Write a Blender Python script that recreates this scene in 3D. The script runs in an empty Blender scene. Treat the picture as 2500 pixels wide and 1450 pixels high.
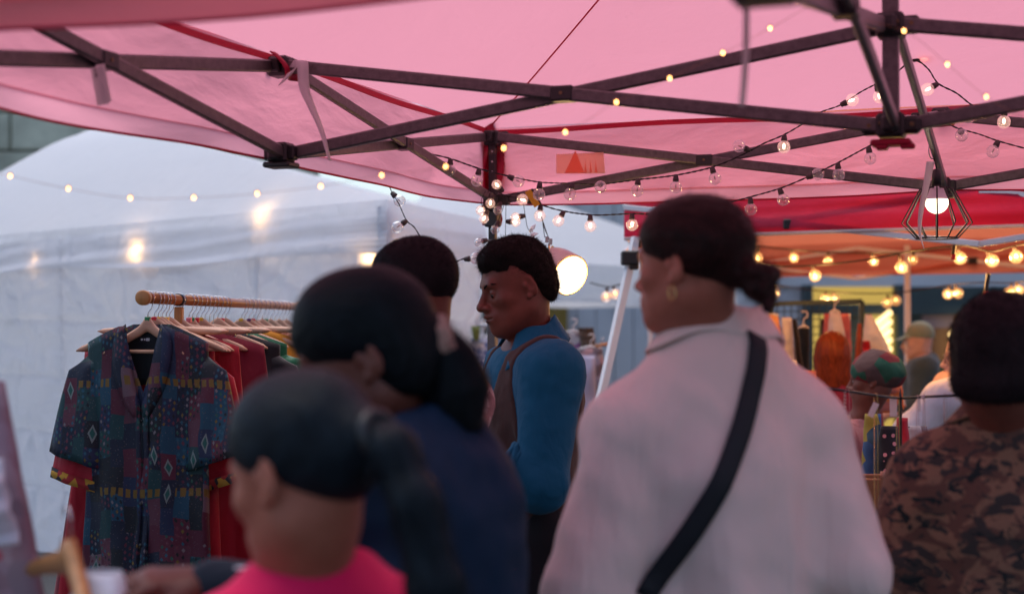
import bpy, math, random
import numpy as np
from mathutils import Vector, Matrix

sc = bpy.context.scene
col = sc.collection
R = math.radians
rnd = random.Random(7)

# ---------------------------------------------------------------- camera
FPX, PITCH, CAMZ = 3640.0, 0.019, 1.55
cam_d = bpy.data.cameras.new('camera')
cam_d.sensor_width = 36.0
cam_d.lens = 36.0 * FPX / 2500.0
cam_d.clip_start = 0.05
cam_d.clip_end = 600
cam = bpy.data.objects.new('camera', cam_d)
col.objects.link(cam)
cam.location = (0, 0, CAMZ)
cam.rotation_euler = (math.pi / 2 + PITCH, 0, 0)
cam_d.dof.use_dof = True
cam_d.dof.focus_distance = 4.3
cam_d.dof.aperture_fstop = 2.3
sc.camera = cam

# ---------------------------------------------------------------- world, sun, exposure
w = bpy.data.worlds.new('World')
sc.world = w
w.use_nodes = True
wn = w.node_tree
for n in list(wn.nodes):
    wn.nodes.remove(n)
sky = wn.nodes.new('ShaderNodeTexSky')
sky.sky_type = 'NISHITA'
sky.sun_disc = False
sky.sun_elevation = R(72)
sky.sun_rotation = R(330)
sky.air_density = 1.0
sky.dust_density = 2.5
sky.ozone_density = 2.0
bgn = wn.nodes.new('ShaderNodeBackground')
bgn.inputs[1].default_value = 0.10
wo = wn.nodes.new('ShaderNodeOutputWorld')
wn.links.new(sky.outputs[0], bgn.inputs[0])
wn.links.new(bgn.outputs[0], wo.inputs[0])
sun_d = bpy.data.lights.new('sun', 'SUN')
sun_d.energy = 0.9
sun_d.angle = R(70)
sun_d.color = (1.0, 0.94, 0.9)
sun = bpy.data.objects.new('sun', sun_d)
col.objects.link(sun)
sun.rotation_euler = (R(-18), 0, R(30))
sc.view_settings.view_transform = 'Standard'
sc.view_settings.look = 'None'
sc.view_settings.gamma = 1
sc.view_settings.use_curve_mapping = False
sc.view_settings.exposure = 1.13
sc.render.engine = 'CYCLES'
sc.cycles.max_bounces = 8
sc.cycles.diffuse_bounces = 4
sc.cycles.transmission_bounces = 6
sc.cycles.transparent_max_bounces = 24
sc.cycles.sample_clamp_indirect = 4
sc.cycles.use_denoising = True


def P(px, py, d):
    """world point seen at photo pixel (2500 x 1450) at distance d ahead of the camera"""
    a = (px - 1250.0) / FPX
    b = -(py - 725.0) / FPX
    c, s = math.cos(PITCH), math.sin(PITCH)
    y = c - s * b
    z = s + c * b
    return Vector((a / y * d, d, CAMZ + z / y * d))


# ---------------------------------------------------------------- materials
def hexl(h):
    h = h.lstrip('#')
    return tuple(((int(h[i:i + 2], 16) / 255.0 + 0.055) / 1.055) ** 2.4 if int(h[i:i + 2], 16) > 10 else int(h[i:i + 2], 16) / 255 / 12.92 for i in (0, 2, 4))


def L4(c):
    if isinstance(c, str):
        c = hexl(c)
    return (c[0], c[1], c[2], 1.0)


class NT:
    def __init__(s, name):
        s.m = bpy.data.materials.new(name)
        s.m.use_nodes = True
        s.t = s.m.node_tree
        for n in list(s.t.nodes):
            s.t.nodes.remove(n)
        s.out = s.t.nodes.new('ShaderNodeOutputMaterial')

    def n(s, typ, ins=None, **kw):
        nd = s.t.nodes.new(typ)
        for k, v in kw.items():
            setattr(nd, k, v)
        for k, v in (ins or {}).items():
            s.set(nd, k, v)
        return nd

    def set(s, nd, k, v):
        inp = nd.inputs[k]
        if hasattr(v, 'outputs'):
            v = v.outputs[0]
        if hasattr(v, 'is_output') or isinstance(v, bpy.types.NodeSocket):
            s.t.links.new(v, inp)
        else:
            inp.default_value = v

    def math(s, op, a, b=0.0, c=0.0):
        return s.n('ShaderNodeMath', {0: a, 1: b, 2: c}, operation=op).outputs[0]

    def mix(s, f, a, b, blend='MIX'):
        nd = s.n('ShaderNodeMix', data_type='RGBA', blend_type=blend)
        s.set(nd, 0, f); s.set(nd, 6, a); s.set(nd, 7, b)
        return nd.outputs[2]

    def ramp(s, f, stops, const=False):
        nd = s.n('ShaderNodeValToRGB', {0: f})
        cr = nd.color_ramp
        if const:
            cr.interpolation = 'CONSTANT'
        while len(cr.elements) < len(stops):
            cr.elements.new(0.5)
        for e, (p, c) in zip(cr.elements, stops):
            e.position = p
            e.color = L4(c) if not isinstance(c, float) else (c, c, c, 1)
        return nd.outputs[0]

    def noise(s, vec, scale, detail=4, rough=0.55, dist=0.0):
        nd = s.n('ShaderNodeTexNoise', {'Scale': scale, 'Detail': detail, 'Roughness': rough, 'Distortion': dist})
        if vec is not None:
            s.set(nd, 'Vector', vec)
        return nd.outputs[0]

    def coord(s, which='Object', scale=None):
        o = s.n('ShaderNodeTexCoord').outputs[which]
        if scale is not None:
            o = s.n('ShaderNodeMapping', {'Vector': o, 'Scale': scale}).outputs[0]
        return o

    def finish(s, sh):
        s.t.links.new(sh.outputs[0] if hasattr(sh, 'outputs') else sh, s.out.inputs[0])
        return s.m


def mat(name, c, rough=0.7, metal=0.0, var=0.12, vs=6.0, bump=0.0, bs=40.0, spec=0.4, sheen=0.0, trans=0.0,
        tcol=None, weave=0.0, stretch=None, c2=None, sss=0.0):
    t = NT(name)
    oc = t.coord('Object', stretch)
    nz = t.noise(oc, vs, 5, 0.6)
    c = L4(c)
    ca = tuple(x * (1 - var) for x in c[:3]) + (1,)
    cb = L4(c2) if c2 is not None else tuple(min(1, x * (1 + var)) for x in c[:3]) + (1,)
    colr = t.ramp(nz, [(0.3, ca[:3]), (0.7, cb[:3])])
    p = t.n('ShaderNodeBsdfPrincipled', {'Base Color': colr, 'Roughness': rough, 'Metallic': metal,
                                         'Specular IOR Level': spec, 'Sheen Weight': sheen})
    if sss:
        t.set(p, 'Subsurface Weight', sss)
        p.inputs['Subsurface Radius'].default_value = (0.9, 0.3, 0.15)
        p.inputs['Subsurface Scale'].default_value = 0.006
    if bump:
        b1 = t.noise(oc, bs, 4, 0.6)
        h = b1
        if weave:
            wv = t.n('ShaderNodeTexWave', {'Vector': t.coord('Object'), 'Scale': weave, 'Distortion': 1.5}).outputs[1]
            h = t.math('ADD', b1, t.math('MULTIPLY', wv, 0.25))
        bp = t.n('ShaderNodeBump', {'Strength': bump, 'Distance': 0.01, 'Height': h})
        t.set(p, 'Normal', bp)
    sh = p
    if trans:
        tr = t.n('ShaderNodeBsdfTranslucent', {'Color': L4(tcol) if tcol else colr})
        if bump:
            t.set(tr, 'Normal', bp)
        sh = t.n('ShaderNodeMixShader', {0: trans, 1: p, 2: tr})
    return t.finish(sh)


def emit(name, c, strength):
    t = NT(name)
    e = t.n('ShaderNodeEmission', {'Color': L4(c), 'Strength': strength})
    return t.finish(e)


def clear_glass(name, tint=(1, 1, 1), body=0.12, glow=0.0, gcol=(1, .6, .3)):
    """thin blown glass: see-through, with a fresnel rim and a slight pale diffuse fill"""
    t = NT(name)
    lw = t.n('ShaderNodeLayerWeight', {'Blend': 0.25})
    tr = t.n('ShaderNodeBsdfTransparent', {'Color': L4(tint)})
    gl = t.n('ShaderNodeBsdfGlossy', {'Color': (1, 1, 1, 1), 'Roughness': 0.06})
    df = t.n('ShaderNodeBsdfDiffuse', {'Color': (.9, .88, .88, 1)})
    a = t.n('ShaderNodeMixShader', {0: body, 1: tr, 2: df})
    f = t.math('MULTIPLY', lw.outputs[1], 0.75)
    b = t.n('ShaderNodeMixShader', {0: t.math('ADD', f, 0.06), 1: a, 2: gl})
    if glow:
        e = t.n('ShaderNodeEmission', {'Color': L4(gcol), 'Strength': glow})
        b = t.n('ShaderNodeAddShader', {0: b, 1: e})
    return t.finish(b)


# ---------------------------------------------------------------- mesh builder
def rotm(ax, ay, az):
    return (Matrix.Rotation(az, 3, 'Z') @ Matrix.Rotation(ay, 3, 'Y') @ Matrix.Rotation(ax, 3, 'X'))


class MB:
    def __init__(s):
        s.v = []; s.f = []; s.uv = {}; s.mi = []

    def add(s, vs, fs, mi=0):
        o = len(s.v)
        s.v.extend([tuple(v) for v in vs])
        for f in fs:
            s.f.append(tuple(i + o for i in f)); s.mi.append(mi)
        return o

    def box(s, c, size, rot=None, mi=0, bev=0.0):
        c = Vector(c); hx, hy, hz = [x / 2 for x in size]
        if bev <= 0:
            vs = [Vector((x * hx, y * hy, z * hz)) for x in (-1, 1) for y in (-1, 1) for z in (-1, 1)]
            fs = [(0, 1, 3, 2), (4, 6, 7, 5), (0, 4, 5, 1), (2, 3, 7, 6), (0, 2, 6, 4), (1, 5, 7, 3)]
        else:
            b = min(bev, hx * .9, hy * .9, hz * .9)
            vs = []; idx = {}
            for x in (-1, 1):
                for y in (-1, 1):
                    for z in (-1, 1):
                        for a in range(3):
                            e = [hx - b, hy - b, hz - b]
                            e[a] = (hx, hy, hz)[a]
                            idx[(x, y, z, a)] = len(vs)
                            vs.append(Vector((x * e[0], y * e[1], z * e[2])))
            fs = []
            S = (-1, 1)
            for x in S:
                q = [idx[(x, -1, -1, 0)], idx[(x, 1, -1, 0)], idx[(x, 1, 1, 0)], idx[(x, -1, 1, 0)]]
                fs.append(q if x > 0 else q[::-1])
                q = [idx[(-1, x, -1, 1)], idx[(-1, x, 1, 1)], idx[(1, x, 1, 1)], idx[(1, x, -1, 1)]]
                fs.append(q if x > 0 else q[::-1])
                q = [idx[(-1, -1, x, 2)], idx[(1, -1, x, 2)], idx[(1, 1, x, 2)], idx[(-1, 1, x, 2)]]
                fs.append(q if x > 0 else q[::-1])
            for x in S:
                for y in S:
                    q = [idx[(x, y, -1, 0)], idx[(x, y, -1, 1)], idx[(x, y, 1, 1)], idx[(x, y, 1, 0)]]
                    fs.append(q if x * y > 0 else q[::-1])
                    q = [idx[(x, -1, y, 0)], idx[(x, 1, y, 0)], idx[(x, 1, y, 2)], idx[(x, -1, y, 2)]]
                    fs.append(q if x * y > 0 else q[::-1])
                    q = [idx[(-1, x, y, 1)], idx[(-1, x, y, 2)], idx[(1, x, y, 2)], idx[(1, x, y, 1)]]
                    fs.append(q if x * y > 0 else q[::-1])
            for x in S:
                for y in S:
                    for z in S:
                        q = [idx[(x, y, z, 0)], idx[(x, y, z, 1)], idx[(x, y, z, 2)]]
                        fs.append(q if x * y * z > 0 else q[::-1])
        if rot is not None:
            vs = [rot @ v for v in vs]
        s.add([c + v for v in vs], fs, mi)
        return s

    def bar(s, a, b, wy, wz, up=(0, 0, 1), mi=0, bev=0.0, ext=0.0):
        """rectangular bar from a to b: wy wide across, wz tall along up"""
        a = Vector(a); b = Vector(b)
        x = (b - a).normalized()
        up = Vector(up)
        y = up.cross(x)
        if y.length < 1e-4:
            y = Vector((0, 1, 0)).cross(x)
        y.normalize(); z = x.cross(y)
        m = Matrix((x, y, z)).transposed()
        return s.box((a + b) / 2, ((b - a).length + 2 * ext, wy, wz), m, mi, bev)

    def tube(s, pts, r, n=8, cap=True, mi=0, closed=False):
        pts = [Vector(p) for p in pts]
        m = len(pts)
        rs = r if isinstance(r, (list, tuple)) else [r] * m
        tan = []
        for i in range(m):
            a = pts[(i - 1) % m] if (closed or i > 0) else pts[i]
            b = pts[(i + 1) % m] if (closed or i < m - 1) else pts[i]
            tt = (b - a)
            tan.append(tt.normalized() if tt.length > 1e-9 else Vector((0, 0, 1)))
        nrm = tan[0].cross(Vector((0.13, 0.21, 0.97)))
        if nrm.length < 1e-3:
            nrm = tan[0].cross(Vector((1, 0, 0)))
        nrm.normalize()
        vs = []
        for i in range(m):
            nrm = (nrm - tan[i] * nrm.dot(tan[i]))
            if nrm.length < 1e-6:
                nrm = tan[i].orthogonal()
            nrm.normalize()
            bn = tan[i].cross(nrm)
            for k in range(n):
                an = 2 * math.pi * k / n
                vs.append(pts[i] + (nrm * math.cos(an) + bn * math.sin(an)) * rs[i])
        fs = []
        mm = m if closed else m - 1
        for i in range(mm):
            j = (i + 1) % m
            for k in range(n):
                k2 = (k + 1) % n
                fs.append((i * n + k, i * n + k2, j * n + k2, j * n + k))
        if cap and not closed:
            fs.append(tuple(range(n))[::-1])
            fs.append(tuple((m - 1) * n + k for k in range(n)))
        s.add(vs, fs, mi)
        return s

    def lathe(s, prof, c=(0, 0, 0), n=16, rot=None, mi=0, cap=True):
        """prof: list of (r, z)"""
        c = Vector(c); vs = []
        for r, z in prof:
            for k in range(n):
                an = 2 * math.pi * k / n
                v = Vector((r * math.cos(an), r * math.sin(an), z))
                vs.append(c + (rot @ v if rot is not None else v))
        fs = []
        for i in range(len(prof) - 1):
            for k in range(n):
                k2 = (k + 1) % n
                fs.append((i * n + k, i * n + k2, (i + 1) * n + k2, (i + 1) * n + k))
        if cap:
            fs.append(tuple(range(n))[::-1])
            fs.append(tuple((len(prof) - 1) * n + k for k in range(n)))
        s.add(vs, fs, mi)
        return s

    def ball(s, c, r, n=12, m=8, rot=None, mi=0):
        rr = r if isinstance(r, (tuple, list)) else (r, r, r)
        c = Vector(c); vs = []; fs = []
        for i in range(m + 1):
            th = math.pi * i / m
            for k in range(n):
                an = 2 * math.pi * k / n
                v = Vector((rr[0] * math.sin(th) * math.cos(an), rr[1] * math.sin(th) * math.sin(an), -rr[2] * math.cos(th)))
                vs.append(c + (rot @ v if rot is not None else v))
        for i in range(m):
            for k in range(n):
                k2 = (k + 1) % n
                fs.append((i * n + k, i * n + k2, (i + 1) * n + k2, (i + 1) * n + k))
        s.add(vs, fs, mi)
        return s

    def grid(s, fn, nu, nv, mi=0):
        """fn(u, v) -> point; u, v in 0..1; stores uv"""
        o = len(s.v)
        vs = []
        for j in range(nv + 1):
            for i in range(nu + 1):
                u, v = i / nu, j / nv
                vs.append(fn(u, v))
                s.uv[o + len(vs) - 1] = (u, v)
        fs = []
        for j in range(nv):
            for i in range(nu):
                a = j * (nu + 1) + i
                fs.append((a, a + 1, a + nu + 2, a + nu + 1))
        s.add(vs, fs, mi)
        return s

    def prism(s, poly, depth, M, mi=0):
        """extrude 2D polygon (x, z) by depth along local y; M: 4x4 or callable"""
        n = len(poly)
        vs = [M @ Vector((x, -depth / 2, z)) for x, z in poly] + [M @ Vector((x, depth / 2, z)) for x, z in poly]
        fs = [tuple(range(n)), tuple(range(2 * n - 1, n - 1, -1))]
        for i in range(n):
            j = (i + 1) % n
            fs.append((j, i, i + n, j + n))
        s.add(vs, fs, mi)
        return s

    def build(s, name, mats, parent=None, smooth=False, loc=None, origin=False):
        me = bpy.data.meshes.new(name)
        vs = s.v
        me.from_pydata(vs, [], s.f)
        if s.uv:
            ul = me.uv_layers.new(name='uv')
            buf = np.zeros((len(me.loops), 2), dtype=np.float32)
            vi = np.zeros(len(me.loops), dtype=np.int32)
            me.loops.foreach_get('vertex_index', vi)
            tab = np.zeros((len(vs), 2), dtype=np.float32)
            for k, q in s.uv.items():
                tab[k] = q
            ul.data.foreach_set('uv', tab[vi].ravel())
        ms = mats if isinstance(mats, (list, tuple)) else [mats]
        for m in ms:
            me.materials.append(m)
        if len(ms) > 1:
            me.polygons.foreach_set('material_index', s.mi)
        me.polygons.foreach_set('use_smooth', [bool(smooth)] * len(me.polygons))
        me.update()
        o = bpy.data.objects.new(name, me)
        col.objects.link(o)
        if loc is not None:
            o.location = loc
        if parent is not None:
            o.parent = parent
        return o


def tag(o, label=None, cat=None, group=None, kind=None):
    if label: o['label'] = label
    if cat: o['category'] = cat
    if group: o['group'] = group
    if kind: o['kind'] = kind
    return o


def thing(name, label, cat, loc=(0, 0, 0), rz=0.0, group=None):
    o = bpy.data.objects.new(name, None)
    o.empty_display_size = 0.1
    col.objects.link(o)
    o.location = loc
    o.rotation_euler = (0, 0, rz)
    return tag(o, label, cat, group)


def copy_tree(o, parent=None):
    c = o.copy()
    col.objects.link(c)
    if parent is not None:
        c.parent = parent
    for ch in o.children:
        copy_tree(ch, c)
    return c


def thick(o, t=0.003):
    m = o.modifiers.new('thickness', 'SOLIDIFY')
    m.thickness = t
    m.offset = 0
    return o


_FB = {}


def _fbp(seed, octv):
    k = (seed, octv)
    if k not in _FB:
        rs = np.random.RandomState(seed)
        out = []
        amp = 0.2; fr = 1.0
        for o in range(octv):
            for q in range(5):
                d = rs.normal(size=3); d /= np.linalg.norm(d)
                out.append((amp, fr, float(d[0]), float(d[1]), float(d[2]), float(rs.uniform(0, 6.28))))
            amp *= 0.5; fr *= 2.03
        _FB[k] = out
    return _FB[k]


def fbm(p, seed=0, octv=3, scale=1.0):
    """cheap smooth noise from random plane waves; p is one point or an (n,3) array"""
    if isinstance(p, np.ndarray):
        x, y, z = p[..., 0] * scale, p[..., 1] * scale, p[..., 2] * scale
        sn = np.sin
    else:
        x, y, z = p[0] * scale, p[1] * scale, p[2] * scale
        sn = math.sin
    out = 0.0
    for a, f, dx, dy, dz, ph in _fbp(seed, octv):
        q = x * dx + y * dy + z * dz
        q2 = x * dy + y * dz + z * dx
        out = out + a * sn(q * f * 6.28 + ph + 1.3 * sn(q2 * f * 3.9 + ph * 2))
    return out


def catmull(pts, sub=6):
    pts = [Vector(p) for p in pts]
    out = []
    n = len(pts)
    for i in range(n - 1):
        p0 = pts[max(i - 1, 0)]; p1 = pts[i]; p2 = pts[i + 1]; p3 = pts[min(i + 2, n - 1)]
        for k in range(sub):
            t = k / sub
            out.append(0.5 * ((2 * p1) + (-p0 + p2) * t + (2 * p0 - 5 * p1 + 4 * p2 - p3) * t * t + (-p0 + 3 * p1 - 3 * p2 + p3) * t ** 3))
    out.append(pts[-1])
    return out
# ================================================================ SETTING
# ---- ground
def ground_mat():
    t = NT('asphalt')
    oc = t.coord('Object')
    a = t.noise(oc, 3.0, 6, 0.6)
    b = t.noise(oc, 180.0, 3, 0.7)
    c = t.ramp(t.math('ADD', t.math('MULTIPLY', a, 0.5), t.math('MULTIPLY', b, 0.5)), [(0.35, (.035, .035, .037)), (0.65, (.07, .068, .068))])
    bp = t.n('ShaderNodeBump', {'Strength': 0.5, 'Distance': 0.004, 'Height': b})
    return t.finish(t.n('ShaderNodeBsdfPrincipled', {'Base Color': c, 'Roughness': 0.85, 'Normal': bp}))

g = MB()
g.grid(lambda u, v: ((u - .5) * 400, -60 + v * 460, 0.0), 20, 20)
tag(g.build('ground', ground_mat()), kind='structure')

# ---- pink canopy tent overhead --------------------------------------------
YAW = 0.351
HL = 1.48                    # half a side
CN = Vector((-0.066, 5.095, CAMZ + 0.643))      # far corner, top of the truss
DU = Vector((-math.sin(YAW), -math.cos(YAW), 0))
DV = Vector((math.cos(YAW), -math.sin(YAW), 0))
TH = 0.215                   # height between upper and lower truss joints


def T(u, v, z=0.0):
    return CN + DU * (u * HL) + DV * (v * HL) + Vector((0, 0, z))


def canopy_mat(name, c, tc, tw, seed=0.0, crease=0.5):
    t = NT(name)
    oc = t.coord('Object')
    n1 = t.noise(oc, 1.3, 3, 0.5)
    n2 = t.noise(oc, 260.0, 2, 0.6)
    n3 = t.noise(t.coord('Object', (1, 1, 3)), 4.0, 4, 0.5, .4)
    spk = t.ramp(t.noise(oc, 22.0, 2, 0.4), [(0.73, 0.0), (0.78, 1.0)])
    base = t.mix(t.math('MULTIPLY', n1, 0.25), L4(c), tuple(x * .8 for x in L4(c)[:3]) + (1,))
    tcm = t.mix(t.math('MULTIPLY', n1, 0.35), L4(tc), tuple(x * .84 for x in L4(tc)[:3]) + (1,))
    tcm = t.mix(t.math('MULTIPLY', spk, 0.06), tcm, (.25, .12, .12, 1))
    h = t.math('ADD', t.math('MULTIPLY', n3, 1.0), t.math('MULTIPLY', n2, 0.06))
    bp = t.n('ShaderNodeBump', {'Strength': crease, 'Distance': 0.02, 'Height': h})
    p = t.n('ShaderNodeBsdfPrincipled', {'Base Color': base, 'Roughness': 0.55, 'Specular IOR Level': 0.3, 'Normal': bp})
    tr = t.n('ShaderNodeBsdfTranslucent', {'Color': tcm, 'Normal': bp})
    return t.finish(t.n('ShaderNodeMixShader', {0: tw, 1: p, 2: tr}))

M_PINK = canopy_mat('pink_canopy_fabric', (.50, .15, .18), (.665, .262, .318), 0.88, crease=.5)
M_PINKV = canopy_mat('pink_valance_fabric', (.75, .20, .24), (1.0, .35, .42), 0.92, crease=.45)
M_HEM = canopy_mat('mauve_hem_fabric', (.66, .28, .32), (.92, .38, .45), 0.88, crease=.3)
M_SEAM = canopy_mat('red_seam_fabric', (.55, .03, .08), (.75, .04, .12), 0.45)
M_RED = mat('red_polyester', (.42, .006, .045), rough=.5, var=.15, bump=.4, bs=14, trans=.22, tcol=(.8, .03, .14))
M_STEEL = mat('hammered_grey_steel', (.115, .10, .105), rough=.38, metal=.55, var=.25, vs=60, bump=.25, bs=320, spec=.5)
M_BLACKP = mat('black_plastic', (.012, .012, .014), rough=.45, var=.2, spec=.5)
M_BOLT = mat('dull_brass_bolt', (.16, .11, .06), rough=.5, metal=.7)
M_WEB = mat('white_webbing', (.80, .76, .78), rough=.7, var=.05, bump=.3, bs=300, trans=.5)

tent = thing('canopy_tent', 'large pink canopy tent overhead with dark grey steel scissor trusses', 'canopy tent', (CN.x, CN.y, 0))


def tb(mb, name, m, smooth=False, lab=None, parent=tent):
    """build with vertices given in world space, under the tent"""
    o = mb.build(name, m, parent, smooth)
    off = parent
    loc = Vector((0, 0, 0))
    while off is not None:
        loc += off.location if off.parent is None else Vector((0, 0, 0))
        off = off.parent
    o.location = -loc
    if lab: o['label'] = lab
    return o

EZ = 0.035                   # eave above the truss top
OUT = 0.03 / HL
APEX = T(1, 1, 0.85)


def eave(u, v):
    return T(u, v, EZ)

corners = [(-OUT, -OUT), (2 + OUT, -OUT), (2 + OUT, 2 + OUT), (-OUT, 2 + OUT)]
for k in range(4):
    a = eave(*corners[k]); b = eave(*corners[(k + 1) % 4])

    def roof(u, v, a=a, b=b):
        e = a.lerp(b, u)
        p = e.lerp(APEX, v)
        w_ = math.sin(math.pi * u) * (1 - v)
        p = p + Vector((0, 0, -0.035 * math.sin(math.pi * v) * (0.6 + math.sin(math.pi * u))))
        nz = float(fbm((p.x, p.y, 0), 3, 2, 0.9))
        return p + Vector((0, 0, 0.010 * nz * w_))
    m = MB(); m.grid(roof, 30, 30)
    tb(m, 'roof_panel', M_PINK, True)
    # hip seam
    m = MB()
    hp = [roof(0.0, i / 24) - Vector((0, 0, .004)) for i in range(24)]
    m.tube(hp, 0.0028, 5); tb(m, 'hip_seam', M_SEAM, True)
    # valance
    dirn = (b - a).normalized(); outw = dirn.cross(Vector((0, 0, 1))) * (1)
    if (a - APEX).dot(outw) < 0: outw = -outw
    drop = 0.262 if k in (0, 3) else 0.245
    seed = 11 + k

    def val(u, v, a=a, b=b, outw=outw, drop=drop, seed=seed, z0=0.0, z1=1.0, off=0.0):
        v = z0 + (z1 - z0) * v
        p = a.lerp(b, u) - Vector((0, 0, drop * v)) 
        s_ = u * 2.96
        wv = 0.010 * math.sin(s_ * 7 + seed) + 0.012 * float(fbm((s_ * .8, v * .9, seed), seed, 3, 1.0))
        return p + outw * (wv * (0.25 + v) * 1.2 + 0.012 * v + off) + Vector((0, 0, -0.012 * math.sin(math.pi * (u * 2 % 1)) * v))
    m = MB(); m.grid(lambda u, v: val(u, v, z1=.835), 90, 10); o = tb(m, 'valance', M_PINKV, True)
    m = MB(); m.grid(lambda u, v: val(u, v, z0=.83, z1=1.0, off=-.004), 90, 3); tb(m, 'hem_band', M_HEM, True)
    m = MB(); m.tube([val(i / 90, .995, off=-.006) for i in range(91)], 0.0032, 5); tb(m, 'hem_piping', M_SEAM, True)
    # red reinforcing tape along the eave, on the inside
    def tape(u, v, a=a, b=b, outw=outw):
        return a.lerp(b, u) - outw * (.004 + .002 * v) + Vector((0, 0, -.004 - 0.017 * v + .004 * math.sin(u * 18)))
    m = MB(); m.grid(tape, 60, 1); thick(tb(m, 'eave_tape', M_SEAM), .003)

# trusses: each X is two flat bars
BW, BT = 0.016, 0.031


def bracket(p, size, rz=0.0, parent=None, bolt=None):
    m = MB(); m.box(p, size, Matrix.Rotation(rz, 3, 'Z'), bev=.006)
    o = tb(m, 'joint_bracket', M_BLACKP)
    return o


def scissor(a, b, side):
    """a, b: (u,v) of the two nodes; side offset keeps the two bars apart"""
    A = T(*a); B = T(*b)
    d = (B - A).normalized(); n = d.cross(Vector((0, 0, 1))) * (0.012 * side)
    m1 = MB(); m1.bar(A + n + d * .02, B + n - d * .02 - Vector((0, 0, TH)), BW, BT, bev=.004); tb(m1, 'truss_bar', M_STEEL)
    m2 = MB(); m2.bar(A - n + d * .02 - Vector((0, 0, TH)), B - n - d * .02, BW, BT, bev=.004); tb(m2, 'truss_bar', M_STEEL)
    c = (A + B) / 2 - Vector((0, 0, TH / 2))
    m = MB(); rz = math.atan2(d.y, d.x)
    m.box(c, (.055, .046, .036), Matrix.Rotation(rz, 3, 'Z'), bev=.004)
    o = tb(m, 'pivot_clamp', M_BLACKP)
    m = MB(); nn = n.normalized()
    m.tube([c - nn * .0245, c + nn * .0245], .0045, 8)
    b_ = tb(m, 'bolt', M_BOLT); 

for a, b in [((0, 0), (1, 0)), ((1, 0), (2, 0)), ((0, 0), (0, 1)), ((0, 1), (0, 2)), ((2, 0), (2, 1)), ((2, 1), (2, 2)), ((0, 2), (1, 2)), ((1, 2), (2, 2)),
             ((1, 0), (1, 1)), ((1, 1), (1, 2)), ((0, 1), (1, 1)), ((1, 1), (2, 1))]:
    scissor(a, b, 1)
for (u, v) in [(1, 0), (0, 1), (2, 1), (1, 2)]:
    p = T(u, v)
    rz = -YAW
    for z in (0, -TH):
        m = MB()
        m.box(p + Vector((0, 0, z)), (.055, .055, .05), Matrix.Rotation(rz, 3, 'Z'), bev=.006)
        m.box(p + Vector((0, 0, z)), (.085, .03, .036), Matrix.Rotation(rz, 3, 'Z'), bev=.004)
        m.box(p + Vector((0, 0, z)), (.03, .085, .036), Matrix.Rotation(rz, 3, 'Z'), bev=.004)
        if z < 0: m.box(p + Vector((0, 0, z - .03)), (.075, .06, .014), Matrix.Rotation(rz, 3, 'Z'), bev=.004)
        tb(m, 'joint_bracket', M_BLACKP)
    # red fabric tab holding the bracket
    e = eave(u, v) + Vector((0, 0, .0))
    dr = DV if u in (0, 2) and v == 1 else DU
    m = MB()

    def tabf(s_, t_, e=e, dr=dr, p=p):
        hw = .07 * (1 - .45 * t_)
        inn = (T(1, 1) - p); inn.z = 0; inn.normalize()
        return e + dr * ((s_ - .5) * 2 * hw) + Vector((0, 0, -.008 - .062 * t_)) + inn * (.004 + .03 * math.sin(t_ * 2.2) + .006 * math.sin(s_ * 9))
    m.grid(tabf, 8, 6); thick(tb(m, 'bracket_tab', M_RED, True), .003)
# centre pole
cp = T(1, 1)
m = MB(); m.box(cp + Vector((0, 0, .22)), (.034, .034, .5 + .58), Matrix.Rotation(-YAW, 3, 'Z'), bev=.003)
m.v = [(x, y, max(z, cp.z - TH)) for x, y, z in m.v]
tb(m, 'centre_pole', M_STEEL)
for z in (0, -TH):
    m = MB()
    rzm = Matrix.Rotation(-YAW, 3, 'Z')
    m.box(cp + Vector((0, 0, z)), (.06, .06, .052), rzm, bev=.006)
    m.box(cp + Vector((0, 0, z)), (.125, .034, .038), rzm, bev=.008)
    m.box(cp + Vector((0, 0, z)), (.034, .125, .038), rzm, bev=.008)
    tb(m, 'centre_bracket', M_BLACKP)
    for dx, dy in ((.045, 0), (-.045, 0), (0, .045), (0, -.045)):
        m = MB(); q = cp + Vector((0, 0, z)) + rzm @ Vector((dx, dy, 0)); pr = rzm @ Vector((0 if dx else 1, 1 if dx else 0, 0))
        m.tube([q - pr * .021, q + pr * .021], .005, 8); tb(m, 'bolt', M_BOLT)
m = MB(); m.box(cp + Vector((.0, 0, -TH - .037)), (.085, .05, .014), rzm, bev=.004)
m.box(cp + Vector((.03, -.02, -TH - .046)), (.03, .02, .012), rzm, bev=.003); m.box(cp + Vector((-.02, 0, -TH - .046)), (.025, .03, .012), rzm, bev=.003)
tb(m, 'release_clip', M_RED)
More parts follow.
